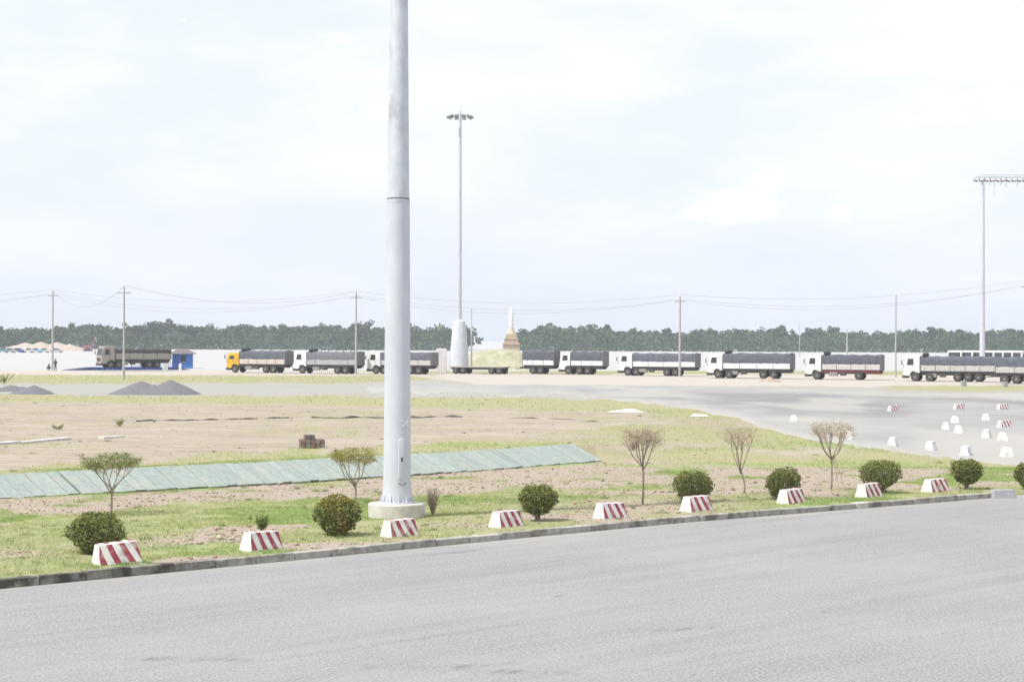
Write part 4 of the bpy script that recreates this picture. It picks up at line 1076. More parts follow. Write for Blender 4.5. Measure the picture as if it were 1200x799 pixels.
        if ties:
            for k in range(ties):
                x = b0 + (b1 - b0) * (k + 0.9) / (ties + 0.8)
                MB().tube([(x, -W + 0.2, bt + tarp_h), (x, -W + 0.3, bt + tarp_h + 0.22), (x + 0.28, -W + 0.35, bt + tarp_h + 0.25), (x + 0.45, -W + 0.5, bt + tarp_h + 0.12)], 0.06, 5).build('tarpaulin_fold', TARP_D, root)
        if rear:
            m = MB(); z1 = bt + tarp_h * 0.97
            m.prism([(b1 - 0.02, bed_z), (b1 + 0.05, bed_z), (b1 + 0.05, z1), (b1 - 0.45, z1 + 0.05), (b1 - 0.45, z1 - 0.16), (b1 - 0.02, z1 - 0.3)], -W - 0.06, W + 0.06, None, 0.02)
            m.build('rear_flap', FRAME, root, 0)
    # running gear
    for a in axles:
        x = (f + a) if a > 0 else (b1 + a)
        front = a > 0
        for s in (-1, 1): wheel(root, x, s * (W - (0.17 if front else 0.32)), s, 0.5, double=not front)
        MB().tube([(x, -W + 0.3, 0.5), (x, W - 0.3, 0.5)], 0.08, 6).build('axle', PAINT['dark'], root)
        if not front:
            for s in (-1, 1):
                MB().box(x - 0.55, x + 0.55, s * (W - 0.3) - 0.28, s * (W - 0.3) + 0.28, bed_z - 0.11, bed_z - 0.035).build('mudguard', PAINT['dark'], root, 0)
    if has_cab and L > 7:
        MB().box(f + cab_l + 0.9, f + cab_l + 2.0, -W + 0.08, -W + 0.6, 0.45, 0.95, None, None, 0.08).build('fuel_tank', RIM, root)
        MB().box(f + cab_l + 2.3, f + cab_l + 3.0, -W + 0.10, -W + 0.5, 0.5, 0.9).build('tool_box', PAINT['dark'], root, 0)
        for s in (-1, 1): MB().box(b1 - 0.02, b1 + 0.03, s * 0.9 - 0.14, s * 0.9 + 0.14, 0.82, 0.94).build('tail_light', PAINT['red'], root, 0)
    if not has_cab:
        MB().tube([(f - 1.4, 0, 0.7), (f + 0.4, -0.35, 0.8)], 0.05, 5).tube([(f - 1.4, 0, 0.7), (f + 0.4, 0.35, 0.8)], 0.05, 5).build('drawbar', PAINT['dark'], root)
    return root
HD = math.radians(-22)
truck(265, 436.5, 9.1, HD, 'yellow cab truck with slate tarp and peach side boards, only yellow one', 'yellow', 'peach', axles=(1.35, -3.0, -1.8), npan=5, tarp_h=1.05, cab_h=2.75, hump=True)
truck(343.5, 437.5, 9.5, HD, 'white cab truck with grey boards and folds on top, right behind the yellow truck', 'white', 'grey', axles=(1.35, -2.9, -1.7), npan=6, tarp_h=1.0, ties=6, tarp_m=mat('grey_tarp', (0.11, 0.118, 0.135), (0.16, 0.165, 0.18), 2.5, 0.75, bump=0.4, bscale=3))
truck(430, 438, 9.4, HD, 'white cab truck with cream boards, half hidden behind the tall mast', 'white', 'cream', axles=(1.3, 2.5, -3.0, -1.8), npan=4, tarp_h=0.95, hump=False)
truck(612, 438, 4.6, HD, 'short covered trailer with white boards beside the grassy mound', 'white', 'white', axles=(-3.1, -2.0), npan=3, tarp_h=1.25, hump=False, has_cab=False, name='cargo_trailer')
truck(655, 438.5, 6.3, HD, 'short white truck with slate tarp, left of the leafy gap, two rear axles', 'white', 'white', axles=(1.3, -3.4, -2.2), npan=3, tarp_h=1.15, hump=False, cab_l=1.6)
truck(724, 440, 10.6, HD, 'white truck with white boards standing behind a concrete power pole', 'white', 'white', axles=(1.35, 2.5, -3.9, -2.7), npan=4, tarp_h=1.0, hump=False)
truck(828.5, 443, 10.5, HD, 'four axle white truck with rolled tarp at both ends, mid right', 'white', 'white', axles=(1.4, 2.8, -3.4, -2.1), npan=4, tarp_h=1.15)
truck(943.5, 444.5, 9.1, HD, 'white truck with maroon chassis and pinkish boards', 'white', 'pinkish', chassis='maroon', axles=(1.4, -2.6), npan=4, tarp_h=1.05)
truck(1058, 446.5, 10.6, HD, 'white truck with long cream boards pulling the trailer at the right edge', 'white', 'cream', axles=(1.4, 3.1, -4.3, -3.1, -1.9), npan=5, tarp_h=0.95, rear=False, cab_h=3.05)
truck(1166, 449.5, 8.2, HD, 'covered trailer with cream boards cut off by the right edge', 'white', 'cream', axles=(1.0, 2.3, 3.5, -1.6), npan=4, tarp_h=0.95, rear=False, hump=False, has_cab=False, name='cargo_trailer')
# truck on the weighbridge and the bridge itself
truck(119, 431.5, 10.2, math.radians(30), 'grey dun tipper truck standing on the blue weighbridge', 'dun', 'dun', tarp_h=0.55, axles=(1.35, 2.6, -3.2, -2.0), npan=4, board_h=0.95, cab_h=3.1, hump=False, zoff=0.44, group=None, rear=True, bed_z=1.2, tarp_m=TARP_D)

def weighbridge():
    p = P(146, 433.5)
    root = thing('weighbridge', 'long blue steel weighbridge deck with ramps under the tipper truck', 'weighbridge', p, math.radians(30))
    MB().box(-5.3, 7.2, -1.6, 1.6, 0.06, 0.44).build('deck', PAINT['blue'], root, 0)
    for x0, x1, h0, h1 in ((-8.9, -5.302, 0.06, 0.44), (7.202, 9.6, 0.44, 0.06)):
        m = MB(); m.prism([(x0, 0), (x1, 0), (x1, h1), (x0, h0)], -1.58, 1.58); m.build('ramp', mat('ramp_steel', (0.06, 0.06, 0.11), (0.09, 0.09, 0.15), 4, 0.7), root, 0)
    for x in (-4.0, -1.0, 2.0, 5.0, 7.0): MB().box(x - 0.15, x + 0.15, -1.45, 1.45, -0.05, 0.058).build('bearer', PAINT['dark'], root, 0)
    m = MB()
    m.tube([(0.5, -1.55, 0.95), (7.1, -1.55, 0.95)], 0.04, 6).tube([(0.5, -1.55, 0.65), (7.1, -1.55, 0.65)], 0.04, 6)
    for k in range(6): m.tube([(0.5 + 1.32 * k, -1.55, 0.44), (0.5 + 1.32 * k, -1.55, 0.97)], 0.04, 6)
    m.build('guard_rail', PAINT['blue'], root)
    MB().lathe([(0.22, 0), (0.22, 0.8), (0.1, 0.95), (0, 0.96)], 12, Matrix.Translation((7.9, -1.9, 0))).build('bollard', PAINT['white'], root)
    MB().box(5.2, 6.0, -1.95, -1.65, 0.0, 0.8, None, None, 0.04).build('control_box', PAINT['white'], root)
weighbridge()
def booth():
    p = P(214, 431.5)
    root = thing('booth', 'small blue weighbridge booth with grey gabled roof', 'booth', p, math.radians(6))
    b1 = mat('booth_blue', (0.03, 0.13, 0.40), (0.045, 0.17, 0.47), 2, 0.6)
    MB().box(-1.55, 1.55, -1.3, 1.3, 0, 2.35).build('wall', b1, root, 0)
    m = MB(); m.add([(-2.1, -1.75, 2.33), (2.1, -1.75, 2.33), (2.1, 1.75, 2.33), (-2.1, 1.75, 2.33), (-0.5, -1.4, 3.05), (0.5, -1.4, 3.05), (0.5, 1.4, 3.05), (-0.5, 1.4, 3.05),
                     (-2.1, -1.75, 2.25), (2.1, -1.75, 2.25), (2.1, 1.75, 2.25), (-2.1, 1.75, 2.25)],
                    [(0, 1, 5, 4), (1, 2, 6, 5), (2, 3, 7, 6), (3, 0, 4, 7), (4, 5, 6, 7), (8, 9, 1, 0), (9, 10, 2, 1), (10, 11, 3, 2), (11, 8, 0, 3), (11, 10, 9, 8)])
    m.build('roof', mat('booth_roof', (0.16, 0.145, 0.13), (0.22, 0.20, 0.18), 4, 0.8), root, 0)
    d = MB().box(-1.4, -0.5, -1.34, -1.298, 0.05, 2.1).build('door', mat('booth_door', (0.02, 0.07, 0.25), (0.03, 0.09, 0.30), 3, 0.6), root, 0)
    MB().box(-0.62, -0.56, -1.38, -1.342, 1.0, 1.15).build('handle', PAINT['dark'], d, 0)
    w = MB().box(-0.25, 0.55, -1.335, -1.298, 1.0, 2.0).build('window', GLASS, root, 0)
    MB().box(-0.3, 0.6, -1.40, -1.30, 0.93, 0.998).build('sill', PAINT['grey'], w, 0)
booth()
# flat trailer in front of the mound
def flatbed():
    p = P(562, 438)
    root = thing('flatbed_trailer', 'low empty flatbed trailer parked in front of the grassy mound', 'trailer', p, HD)
    MB().box(-4.0, 4.0, -1.2, 1.2, 0.86, 1.0).build('deck', PAINT['dun'], root, 0)
    m = MB()
    for s in (-1, 1): m.box(-4.0, 4.0, s * 0.5 - 0.06, s * 0.5 + 0.06, 0.6, 0.858)
    m.build('chassis', PAINT['dark'], root, 0)
    for x in (-3.1, -2.0, 2.2, 3.3):
        for s in (-1, 1): wheel(root, x, s * 0.92, s, 0.45, True)
flatbed()
# row of white vehicles parked beyond the queue on the right
for i, x in enumerate((1126, 1139, 1152, 1164, 1175, 1186, 1197)):
    lb = ['white truck parked beyond the queue, first of the row peeking over the tarp', 'white truck parked beyond the queue, second of the row from the left', 'white truck just left of the right hand light tower, third in the row',
          'white truck just right of the right hand light tower foot, fourth in the row', 'white truck fifth in the parked row beyond the queue', 'white truck sixth in the parked row beyond the queue', 'white truck last in the parked row, at the right edge'][i]
    truck(x, 436.5 + i * 0.12, 6.0, math.radians(50), lb, 'white', 'white', tarp=False, axles=(1.2, -1.5), npan=2, cab_l=1.8, cab_h=3.35, hump=False, rear=False, group='white trucks parked in a row beyond the queue')

# ------------------------------------------------------------------ far left: cars, sand heap, excavator
def car(px, py, rz, label, col):
    p = P(px, py)
    root = thing('parked_car', label, 'car', p, rz, 'cars parked at the far left'); h = 0.82
    m = MB(); m.prism([(-2.1, 0.3), (2.1, 0.3), (2.15, 0.75), (1.95, 0.95), (1.1, 1.0), (0.6, 1.48), (-0.9, 1.52), (-1.6, 1.02), (-2.1, 0.9)], -h, h, None, 0.06); m.build('body', PAINT[col], root)
    for s in (-1, 1):
        y0, y1 = sorted((s * (h - 0.01), s * (h + 0.012)))
        MB().prism([(-1.35, 1.0), (0.95, 1.0), (0.5, 1.42), (-0.85, 1.45)], y0, y1).build('window', GLASS, root, 0)
        for x in (-1.3, 1.35): wheel(root, x, s * 0.72, s, 0.33)
    m = MB(); m.add([(1.115, -0.66, 1.01), (1.115, 0.66, 1.01), (0.63, 0.6, 1.47), (0.63, -0.6, 1.47)], [(0, 1, 2, 3)]); m.build('windscreen', GLASS, root, 0)
cl = ['teal car parked at the far left edge', 'pale car second from the left edge in the far row', 'blue car third from the left in the far row', 'white car fourth in the far row, left of the power pole',
      'pale teal car fifth in the far row, left of the power pole', 'white car sixth in the far row, just left of the power pole', 'grey car just right of the power pole in the far row']
for i, (x, c) in enumerate(((3, 'teal'), (12, 'grey'), (20, 'blue'), (33, 'white'), (42, 'teal'), (51, 'white'), (66, 'grey'))):
    car(x, 413.2, math.radians(random.choice((0, 15, 35, 170))), cl[i], col=c)
def heap(px, py, peaks, wx, hy, label, name, m_, cat, depth=1.0, seed=1, rough=0.05):
    """heap as a height field; peaks = (x, height, radius) in metres along the view"""
    p = P(px, py); n = 70
    xs = np.linspace(-wx, wx, n); ys = np.linspace(-hy, hy, 40)
    X, Y = np.meshgrid(xs, ys); Z = np.zeros_like(X)
    for (cx, cy, h, r) in peaks:
        d = np.hypot(X - cx, Y - cy); Z = np.maximum(Z, h * np.clip(1 - d / r, 0, 1) ** 0.95)
    k = fbm(X * 1.3 + seed, Y * 1.3, 4) - 0.5
    Z = Z + k * rough * sstep(0.02, 0.3, Z) * 2
    Z = np.where(Z < 0.02, -0.06, Z)
    i = np.arange(39)[:, None] * n + np.arange(n - 1)[None]
    F = np.stack([i, i + 1, i + n + 1, i + n], -1).reshape(-1, 4)
    o = arr_mesh(name, np.stack([X.ravel(), Y.ravel() + hy * 0.6, Z.ravel()], 1), F, m_, smooth=True)
    o.location = p; o.location.z = Gxy(p.x, p.y) + 0.01
    tag(o, label, cat)
    return o
GRAV = mat('grey_gravel', (0.115, 0.115, 0.128), (0.175, 0.175, 0.19), 7, 0.95, bump=0.8, bscale=14, c3=(0.15, 0.147, 0.152), s3=1.5)
heap(176, 462.5, [(-1.05, 0, 1.12, 2.6), (1.35, 0.2, 1.22, 2.5), (0.1, -0.2, 0.8, 2.6), (-2.2, 0, 0.5, 1.6), (2.6, 0, 0.4, 1.3)], 4.2, 2.8, 'large two peaked grey gravel heap on the far left', 'gravel_heap', GRAV, 'gravel heap', seed=3)
heap(36, 462, [(0, 0, 0.75, 1.7), (-0.7, 0.2, 0.5, 1.4)], 2.0, 1.9, 'small pointed grey gravel heap near the left edge', 'gravel_heap', GRAV, 'gravel heap', seed=5)
heap(9, 459, [(0, 0, 0.55, 1.8), (0.9, 0, 0.4, 1.3), (-1.2, 0, 0.4, 1.4)], 2.9, 1.9, 'low flat grey gravel heap at the left edge', 'gravel_heap', GRAV, 'gravel heap', seed=6)
heap(50, 411, [(-8, 0, 3.2, 9), (-2, 0, 3.5, 9), (4, 1, 3.4, 9), (9, 0, 2.6, 8), (-12, 0, 2.0, 6)], 18, 9, 'long tan sand heap behind the parked cars, far left', 'sand_heap', mat('heap_sand', (0.36, 0.30, 0.25), (0.42, 0.36, 0.305), 0.8, 0.95), 'sand heap', seed=8, rough=0.25)
heap(903, 447.5, [(0, 0, 0.6, 1.0), (0.7, 0, 0.35, 0.7), (-0.8, 0, 0.25, 0.6)], 1.8, 1.2, 'small brown soil heap in front of the four axle truck', 'soil_heap', mat('heap_soil', (0.30, 0.225, 0.18), (0.40, 0.32, 0.27), 5, 0.95, bump=0.5), 'soil heap', seed=9, rough=0.12)
def excavator():
    p = P(103, 411.5); root = thing('excavator', 'small red excavator with raised arm, far left behind the tipper', 'excavator', p, math.radians(10))
    for s in (-1, 1): MB().prism([(-1.8, 0.35), (-1.5, 0.0), (1.5, 0.0), (1.8, 0.35), (1.5, 0.75), (-1.5, 0.75)], s * 1.0 - 0.28, s * 1.0 + 0.28).build('track', PAINT['dark'], root, 0)
    MB().lathe([(0.7, 0.7), (0.7, 1.0)], 16).build('turntable', PAINT['dark'], root)
    MB().box(-2.0, 1.6, -1.25, 1.25, 1.0, 2.1, None, None, 0.12).build('housing', PAINT['red'], root)
    c = MB().prism([(0.3, 2.08), (1.55, 2.08), (1.6, 2.4), (1.35, 3.1), (0.35, 3.1)], -1.2, -0.1, None, 0.05).build('cab', PAINT['red'], root)
    MB().prism([(0.5, 2.3), (1.45, 2.3), (1.28, 2.95), (0.5, 2.95)], -1.22, -1.19).build('window', GLASS, c, 0)
    m = MB(); m.tube([(1.2, 0.3, 1.8), (2.2, 0.3, 3.9), (2.8, 0.3, 5.4)], [0.28, 0.25, 0.18], 4); m.build('boom', PAINT['red'], root, 0)
    m = MB(); m.tube([(2.75, 0.3, 5.5), (3.1, 0.3, 3.3)], [0.2, 0.14], 4); m.build('arm', PAINT['grey'], root, 0)
    MB().prism([(2.7, 3.2), (3.3, 3.3), (3.35, 2.7), (2.9, 2.4)], -0.1, 0.7).build('bucket', PAINT['dark'], root, 0)
excavator()

# ------------------------------------------------------------------ grassy mound and shrine behind it
def mound():
    p = P(585, 433); n = 90; k = 50
    sc = FPX / p.y
    xs = np.linspace(-9, 9, n); ys = np.linspace(-7, 9, k); X, Y = np.meshgrid(xs, ys)
    hx = np.interp(xs, [-9, -6.6, -5.5, -4.2, -2, 1.5, 3.2, 4.0, 5.4, 9], [0, 0.3, 1.7, 2.5, 3.0, 3.05, 2.7, 2.0, 0.7, 0])
    hy = sstep(-7, 1.0, ys) * (1 - sstep(3.5, 9, ys))
    Z = hx[None] * hy[:, None] + (fbm(X * 0.9, Y * 0.9, 5) - 0.5) * 0.7 * (hx[None] > 0.2)
    Z = np.where(Z < 0.03, -0.15, Z)
    i = np.arange(k - 1)[:, None] * n + np.arange(n - 1)[None]
    F = np.stack([i, i + 1, i + n + 1, i + n], -1).reshape(-1, 4)
    cover = sstep(0.35, 0.6, fbm(X * 0.4 + 5, Y * 0.4, 4).ravel() + 0.25 * (Z.ravel() - 3.0) * 0.2)
    m = mat('mound_turf', (0.27, 0.27, 0.16), (0.36, 0.35, 0.245), 1.1, 0.95, bump=0.9, bscale=2.2, detail=8, c3=(0.39, 0.365, 0.28), s3=0.5, f3=(0.47, 0.66))
    o = arr_mesh('grass_mound', np.stack([X.ravel(), Y.ravel() + 7, Z.ravel()], 1), F, m, smooth=True)
    o.location = p; tag(o, 'pale grassy earth mound behind the flatbed trailer', 'mound')
    q = P(599, 432.0); q.y += 13; q.x += 0.0
    root = thing('shrine', 'small tan tiered shrine with white spire on the mound side', 'shrine', (q.x * (q.y / (q.y - 13)), q.y, 0))
    tan_ = mat('shrine_tan', (0.46, 0.37, 0.27), (0.54, 0.45, 0.34), 3, 0.8); br = mat('shrine_brown', (0.27, 0.20, 0.15), (0.33, 0.25, 0.19), 3, 0.8)
    MB().box(-1.4, 1.4, -1.4, 1.4, 0, 3.9).build('base', tan_, root, 0)
    for z, w, h in ((3.9, 1.6, 0.5), (4.8, 1.25, 0.5)):
        MB().box(-w, w, -w, w, z, z + h, None, (0.7, 0.7)).build('roof_tier', br, root, 0)
        MB().box(-w * 0.72, w * 0.72, -w * 0.72, w * 0.72, z + h, z + 0.9).build('tier_wall', tan_, root, 0)
    MB().lathe([(0.85, 5.7), (0.5, 6.3), (0.35, 6.8), (0.0, 7.0)], 10).build('roof_cone', tan_, root)
    MB().lathe([(0.34, 6.8), (0.42, 8.2), (0.40, 9.6), (0.1, 10.0), (0, 10.2)], 10).build('spire', PAINT['white'], root)
mound()

# ------------------------------------------------------------------ far masts and poles
CONC = mat('pole_concrete', (0.34, 0.335, 0.33), (0.42, 0.415, 0.41), 2, 0.85)
def far_mast():
    p = P(538, 437); sc = FPX / p.y; H = (437 - 131) / sc
    root = thing('high_mast_light', 'tall slim light mast with a ring of lamps and wide pale pedestal', 'light mast', p)
    MB().lathe([(0.35, 6), (0.33, 10), (0.20, H)], 14).build('pole', GALV, root)
    m = MB(); m.lathe([(1.42, 0.35), (1.36, 1.2), (1.16, 4.0), (0.92, 6.6), (0.80, 7.2), (0.36, 7.4)], 20); m.build('pedestal', mat('pedestal_concrete', (0.50, 0.52, 0.565), (0.60, 0.62, 0.66), 1.2, 0.7, c3=(0.56, 0.575, 0.60), s3=0.5), root)
    MB().lathe([(0.55, -0.1), (0.55, 0.36)], 12).build('footing', PLINTH, root)
    MB().box(-3.2, -1.75, -0.6, 0.6, 0, 3.4, None, None, 0.06).build('equipment_cabinet', mat('cabinet_pink_white', (0.60, 0.56, 0.58), (0.66, 0.62, 0.64), 1, 0.6), root)
    MB().tube([(1.75, 0.2, 0), (1.65, 0.2, 9.0)], 0.12, 6).build('cable_riser', GALV, root)
    m = MB()
    pts = [(1.35 * math.cos(2 * math.pi * k / 16), 1.35 * math.sin(2 * math.pi * k / 16), H - 0.55) for k in range(17)]
    m.tube(pts, 0.07, 6)
    for k in range(4): a = math.pi * k / 2 + 0.4; m.tube([(0, 0, H - 0.3), (1.35 * math.cos(a), 1.35 * math.sin(a), H - 0.55)], 0.06, 5)
    m.build('headframe', GALV, root)
    for k in range(10):
        a = 2 * math.pi * k / 10; M = Matrix.Rotation(a, 4, 'Z') @ Matrix.Translation((1.6, 0, H - 0.75)) @ Matrix.Rotation(0.5, 4, 'Y')
        l_ = MB().box(-0.28, 0.30, -0.24, 0.24, -0.14, 0.14, M).build('lamp', mat('lamp_housing', (0.16, 0.16, 0.165), (0.22, 0.22, 0.225), 4, 0.5), root, 0)
        MB().box(-0.24, 0.26, -0.2, 0.2, -0.16, -0.142, M).build('lens', LAMP, l_, 0)
    MB().tube([(0, 0, H - 0.1), (0, 0, H + 1.0)], 0.03, 5).build('lightning_rod', GALV, root)
far_mast()
def light_tower():
    p = P(1151, 441.5); sc = FPX / p.y; H = (441.5 - 208) / sc
    root = thing('light_tower', 'light tower with a long horizontal bar of floodlights at the right edge', 'light tower', p)
    MB().lathe([(0.42, 0), (0.36, 4), (0.20, H)], 14).build('pole', GALV, root)
    m = MB(); m.box(-0.9, 7.4, -0.09, 0.09, H - 0.1, H + 0.12).box(-0.5, 7.4, -0.06, 0.06, H + 0.28, H + 0.38)
    for k in range(9): m.box(-0.3 + k * 0.95, -0.24 + k * 0.95, -0.04, 0.04, H + 0.1, H + 0.3)
    m.build('crossbar', GALV, root, 0)
    for k in range(12):
        x = -0.95 + k * 0.72; M = Matrix.Translation((x, -0.1, H - 0.34)) @ Matrix.Rotation(-0.5, 4, 'X') @ Matrix.Rotation(0.35 * (-1) ** k, 4, 'Y')
        l_ = MB().box(-0.28, 0.28, -0.16, 0.16, -0.20, 0.20, M).build('floodlight', mat('lamp_housing', (0.1, 0.1, 0.1)), root, 0)
        MB().box(-0.24, 0.24, -0.18, -0.163, -0.16, 0.16, M).build('lens', LAMP, l_, 0)
    for x, d in ((0.95, 1.0), (1.5, 2.6), (2.4, 1.0), (3.1, 1.3), (4.6, 1.2), (5.6, 1.6)):
        MB().tube([(x, 0, H - 0.1), (x - 0.05, 0, H - d)], 0.05, 5).build('hanging_rod', GALV, root)
light_tower()
POLES = {}
def pole(px, py, ytop, label, key, r=0.17, arm=True, group='concrete power poles'):
    p = P(px, py); sc = FPX / p.y; H = (py - ytop) / sc
    root = thing('power_pole', label, 'pole', p, 0, group)
    MB().lathe([(r, -0.2), (r * 0.62, H), (0, H + 0.03)], 10).build('shaft', CONC, root)
    if arm:
        MB().box(-0.75, 0.75, -0.06, 0.06, H - 0.75, H - 0.63).build('crossarm', CONC, root, 0)
        for x in (-0.65, 0, 0.65): MB().lathe([(0.05, 0), (0.09, 0.08), (0.05, 0.14), (0.08, 0.2), (0.03, 0.26)], 8, Matrix.Translation((x, 0, H - 0.63 if x else H))).build('insulator', PAINT['white'], root)
    POLES[key] = (p, H)
pole(61.5, 434, 341, 'concrete power pole at the far left beside two people', 'a')
pole(145, 444.5, 336, 'nearer concrete power pole in front of the tipper truck', 'b', 0.15)
pole(417, 438.5, 343, 'slim power pole behind the second white truck, left of the mast', 'c', 0.16)
pole(796.5, 441.5, 347, 'power pole with a head fitting in front of the truck left of centre right', 'd', 0.17)
pole(1049.5, 442, 346, 'thin bare pole between the maroon chassis truck and the right hand truck', 'e', 0.13, False)
pole(1203, 444, 330, 'power pole just at the right edge behind the trailer', 'f', 0.18)
pole(992.5, 420, 386, 'short distant pole among the trees above the maroon chassis truck', 'g', 0.25, False)
pole(937, 418, 378, 'faint distant pole left of the bare pole, beyond the queue', 'h', 0.12, False)
POLES['z'] = (P(-420, 430), 13.0); POLES['y'] = (P(1640, 452), 12.0)
WIRE = mat('cable_black', (0.22, 0.22, 0.23), (0.26, 0.26, 0.27), 5, 0.7)
def cable(keys, dx, dz, sag, label, r=0.017):
    m = MB()
    for a, b in zip(keys[:-1], keys[1:]):
        (pa, ha), (pb, hb) = POLES[a], POLES[b]
        A = Vector((pa.x + dx, pa.y, pa.z + ha + dz)); B = Vector((pb.x + dx, pb.y, pb.z + hb + dz))
        sg = sag * (B - A).length / 45
        m.tube([A.lerp(B, t / 24) - Vector((0, 0, 4 * sg * (t / 24) * (1 - t / 24))) for t in range(25)], r, 4, False)
    tag(m.build('overhead_cable', WIRE), label, 'cable', 'overhead cables')
cable('zacdfy', 0.0, 0.2, 1.4, 'uppermost overhead cable sagging across the whole picture')
cable('zacdfy', 0.65, -0.40, 1.75, 'middle overhead cable sagging across the whole picture')
cable('zacdfy', -0.65, -0.40, 2.2, 'lowest overhead cable sagging across the whole picture')
cable('abc', 0.0, 0.15, 1.7, 'overhead cable running over the nearer left pole')

# ------------------------------------------------------------------ distant wood
def wood():
    rg = np.random.default_rng(21)
    Vs, Ts = [], []
    trunks = MB()
    n = 1250; cs = []
    for k in range(n):
        px = rg.uniform(-500, 1700)
        if 549 < px < 606: continue
        d = rg.uniform(900, 1120)
        base = rg.uniform(0.75, 1.0)
        prof = np.interp(px, [-500, 0, 60, 100, 220, 300, 420, 500, 549, 606, 640, 700, 740, 800, 900, 960, 1050, 1100, 1200, 1700], [13, 13, 12.5, 15, 15, 13, 14.5, 14, 14, 12, 14.5, 13, 12, 11, 13.5, 13, 11.5, 13.5, 13, 12])
        h = prof * base * (0.80 + 0.42 * float(fbm(np.array([px / 26.0]), np.array([3.0]), 3)[0])) * (1.0 if rg.random() > 0.04 else 1.1)
        w = rg.uniform(3.6, 6.5)
        x = (px - 600) / FPX * d
        cs.append((x, d, h, w))
    for (x, d, h, w) in cs:
        m = 300
        nb = 9
        bc = np.stack([rg.normal(0, w * 0.40, nb), rg.normal(0, w * 0.4, nb), rg.uniform(h * 0.25, h * 0.80, nb)], 1)
        bc[:, 2] = np.minimum(bc[:, 2], h * (0.86 - 0.10 * (np.abs(bc[:, 0]) / w) ** 1.5))
        br = rg.uniform(0.24, 0.40, nb) * w
        idx = rg.integers(0, nb, m)
        dr = rg.normal(size=(m, 3)); dr /= np.linalg.norm(dr, axis=1)[:, None]
        c = bc[idx] + dr * br[idx][:, None] * rg.uniform(0.5, 1.0, (m, 1)) * np.array([1, 1, 0.75])
        c[:, 2] = np.clip(c[:, 2], 0.3, h)
        c += np.array([x, d, 0])
        tone = rg.uniform(0.8, 1.25); col = np.array([1 + rg.uniform(-.1, .15), 1, 1 + rg.uniform(-.15, .15)]) * tone
        V, F, T = leaf_cloud(c, np.zeros((1, 3)), 0.66, (0.8 + 0.4 * rg.random((m, 1))) * col)
        Vs.append(V); Ts.append(T)
    V = np.concatenate(Vs); T = np.concatenate(Ts)
    o = arr_mesh('distant_wood', V, np.arange(len(V)).reshape(-1, 4), mat('wood_leaf', (0.042, 0.074, 0.020), (0.068, 0.106, 0.030), 0.05, 0.8, attr='tint'), {'tint': T})
    tag(o, 'long belt of dark green trees along the horizon', 'wood', kind='stuff')
    # dark undergrowth so that the belt closes at its foot
    n = 90000
    px = rg.uniform(-500, 1700, n); px = px[(px < 549) | (px > 604)]; n = len(px)
    d = rg.uniform(890, 1000, n); z = rg.uniform(0, 7.5, n)
    c = np.stack([(px - 600) / FPX * d, d, z], 1)
    V, F, T = leaf_cloud(c, np.zeros((1, 3)), 0.7, np.ones((n, 1)) * np.array([[0.8, 0.85, 1.0]]) * (0.7 + 0.6 * rg.random((n, 1))))
    o = arr_mesh('undergrowth', V, F, MATS['wood_leaf'], {'tint': T})
    tag(o, 'dark scrub at the foot of the distant trees', 'undergrowth', kind='stuff')
wood()

# ------------------------------------------------------------------ small things on the bare soil
def brick_stack():
    p = G(366, 525); root = thing('block_stack', 'small stepped stack of grey and reddish blocks on the soil', 'block stack', p, math.radians(12))
    cols = [mat('block_grey', (0.17, 0.155, 0.145), (0.25, 0.23, 0.21), 6, 0.9, bump=0.3), mat('block_red', (0.17, 0.11, 0.10), (0.23, 0.155, 0.14), 6, 0.9, bump=0.3), mat('block_dark', (0.10, 0.09, 0.085), (0.15, 0.135, 0.125), 6, 0.9, bump=0.3)]
    w, h = 0.205, 0.185; base = []
    for c in cols:
        me = MB().box(-w / 2 + 0.008, w / 2 - 0.008, -0.2, 0.2, 0.004, h - 0.004, None, None, 0.012).mesh('block', 0); me.materials.append(c); base.append(me)
    hs = [2, 3, 3, 2, 2]
    for j in range(2):
        for i, hh in enumerate(hs):
            for k in range(hh):
                o = bpy.data.objects.new('block', random.choice(base)); COL.objects.link(o); o.parent = root
                o.location = ((i - 2) * w, j * 0.42, k * h + 0.002); o.rotation_euler = (0, 0, random.uniform(-0.04, 0.04))
brick_stack()
def shade_strip(pts, label, r, m_):  # dark tube added in place of the shaded edge in the soil
    q = []
    for i in range(len(pts) - 1):
        for t in np.linspace(0, 1, 14, endpoint=(i == len(pts) - 2)):
            x = pts[i][0] + (pts[i + 1][0] - pts[i][0]) * t; y = pts[i][1] + (pts[i + 1][1] - pts[i][1]) * t
            p = G(x, y + 0.5 * math.sin(x * 0.13) * 0.6); p.z += r * (0.1 + 0.9 * math.sin(x * 0.21) * math.sin(x * 0.057)); q.append(p)
    tag(MB().tube(q, r, 6).build('soil_edge_shade', m_), label, 'shade_strip')
SHADE_STRIP = mat('soil_shade_dark', (0.10, 0.088, 0.076), (0.16, 0.14, 0.12), 2, 0.85)
shade_strip([(160, 493.5), (220, 492.5), (280, 491.5), (338, 490)], 'dark strip added as the shade of a soil edge, left length', 0.06, SHADE_STRIP)
shade_strip([(366, 490.5), (420, 489.5), (480, 489.5), (542, 488.5)], 'dark strip added as the shade of a soil edge behind the mast', 0.075, SHADE_STRIP)
shade_strip([(588, 490), (640, 490.5), (700, 494)], 'thin dark strip added as the shade of a soil edge right of the mast', 0.04, SHADE_STRIP)
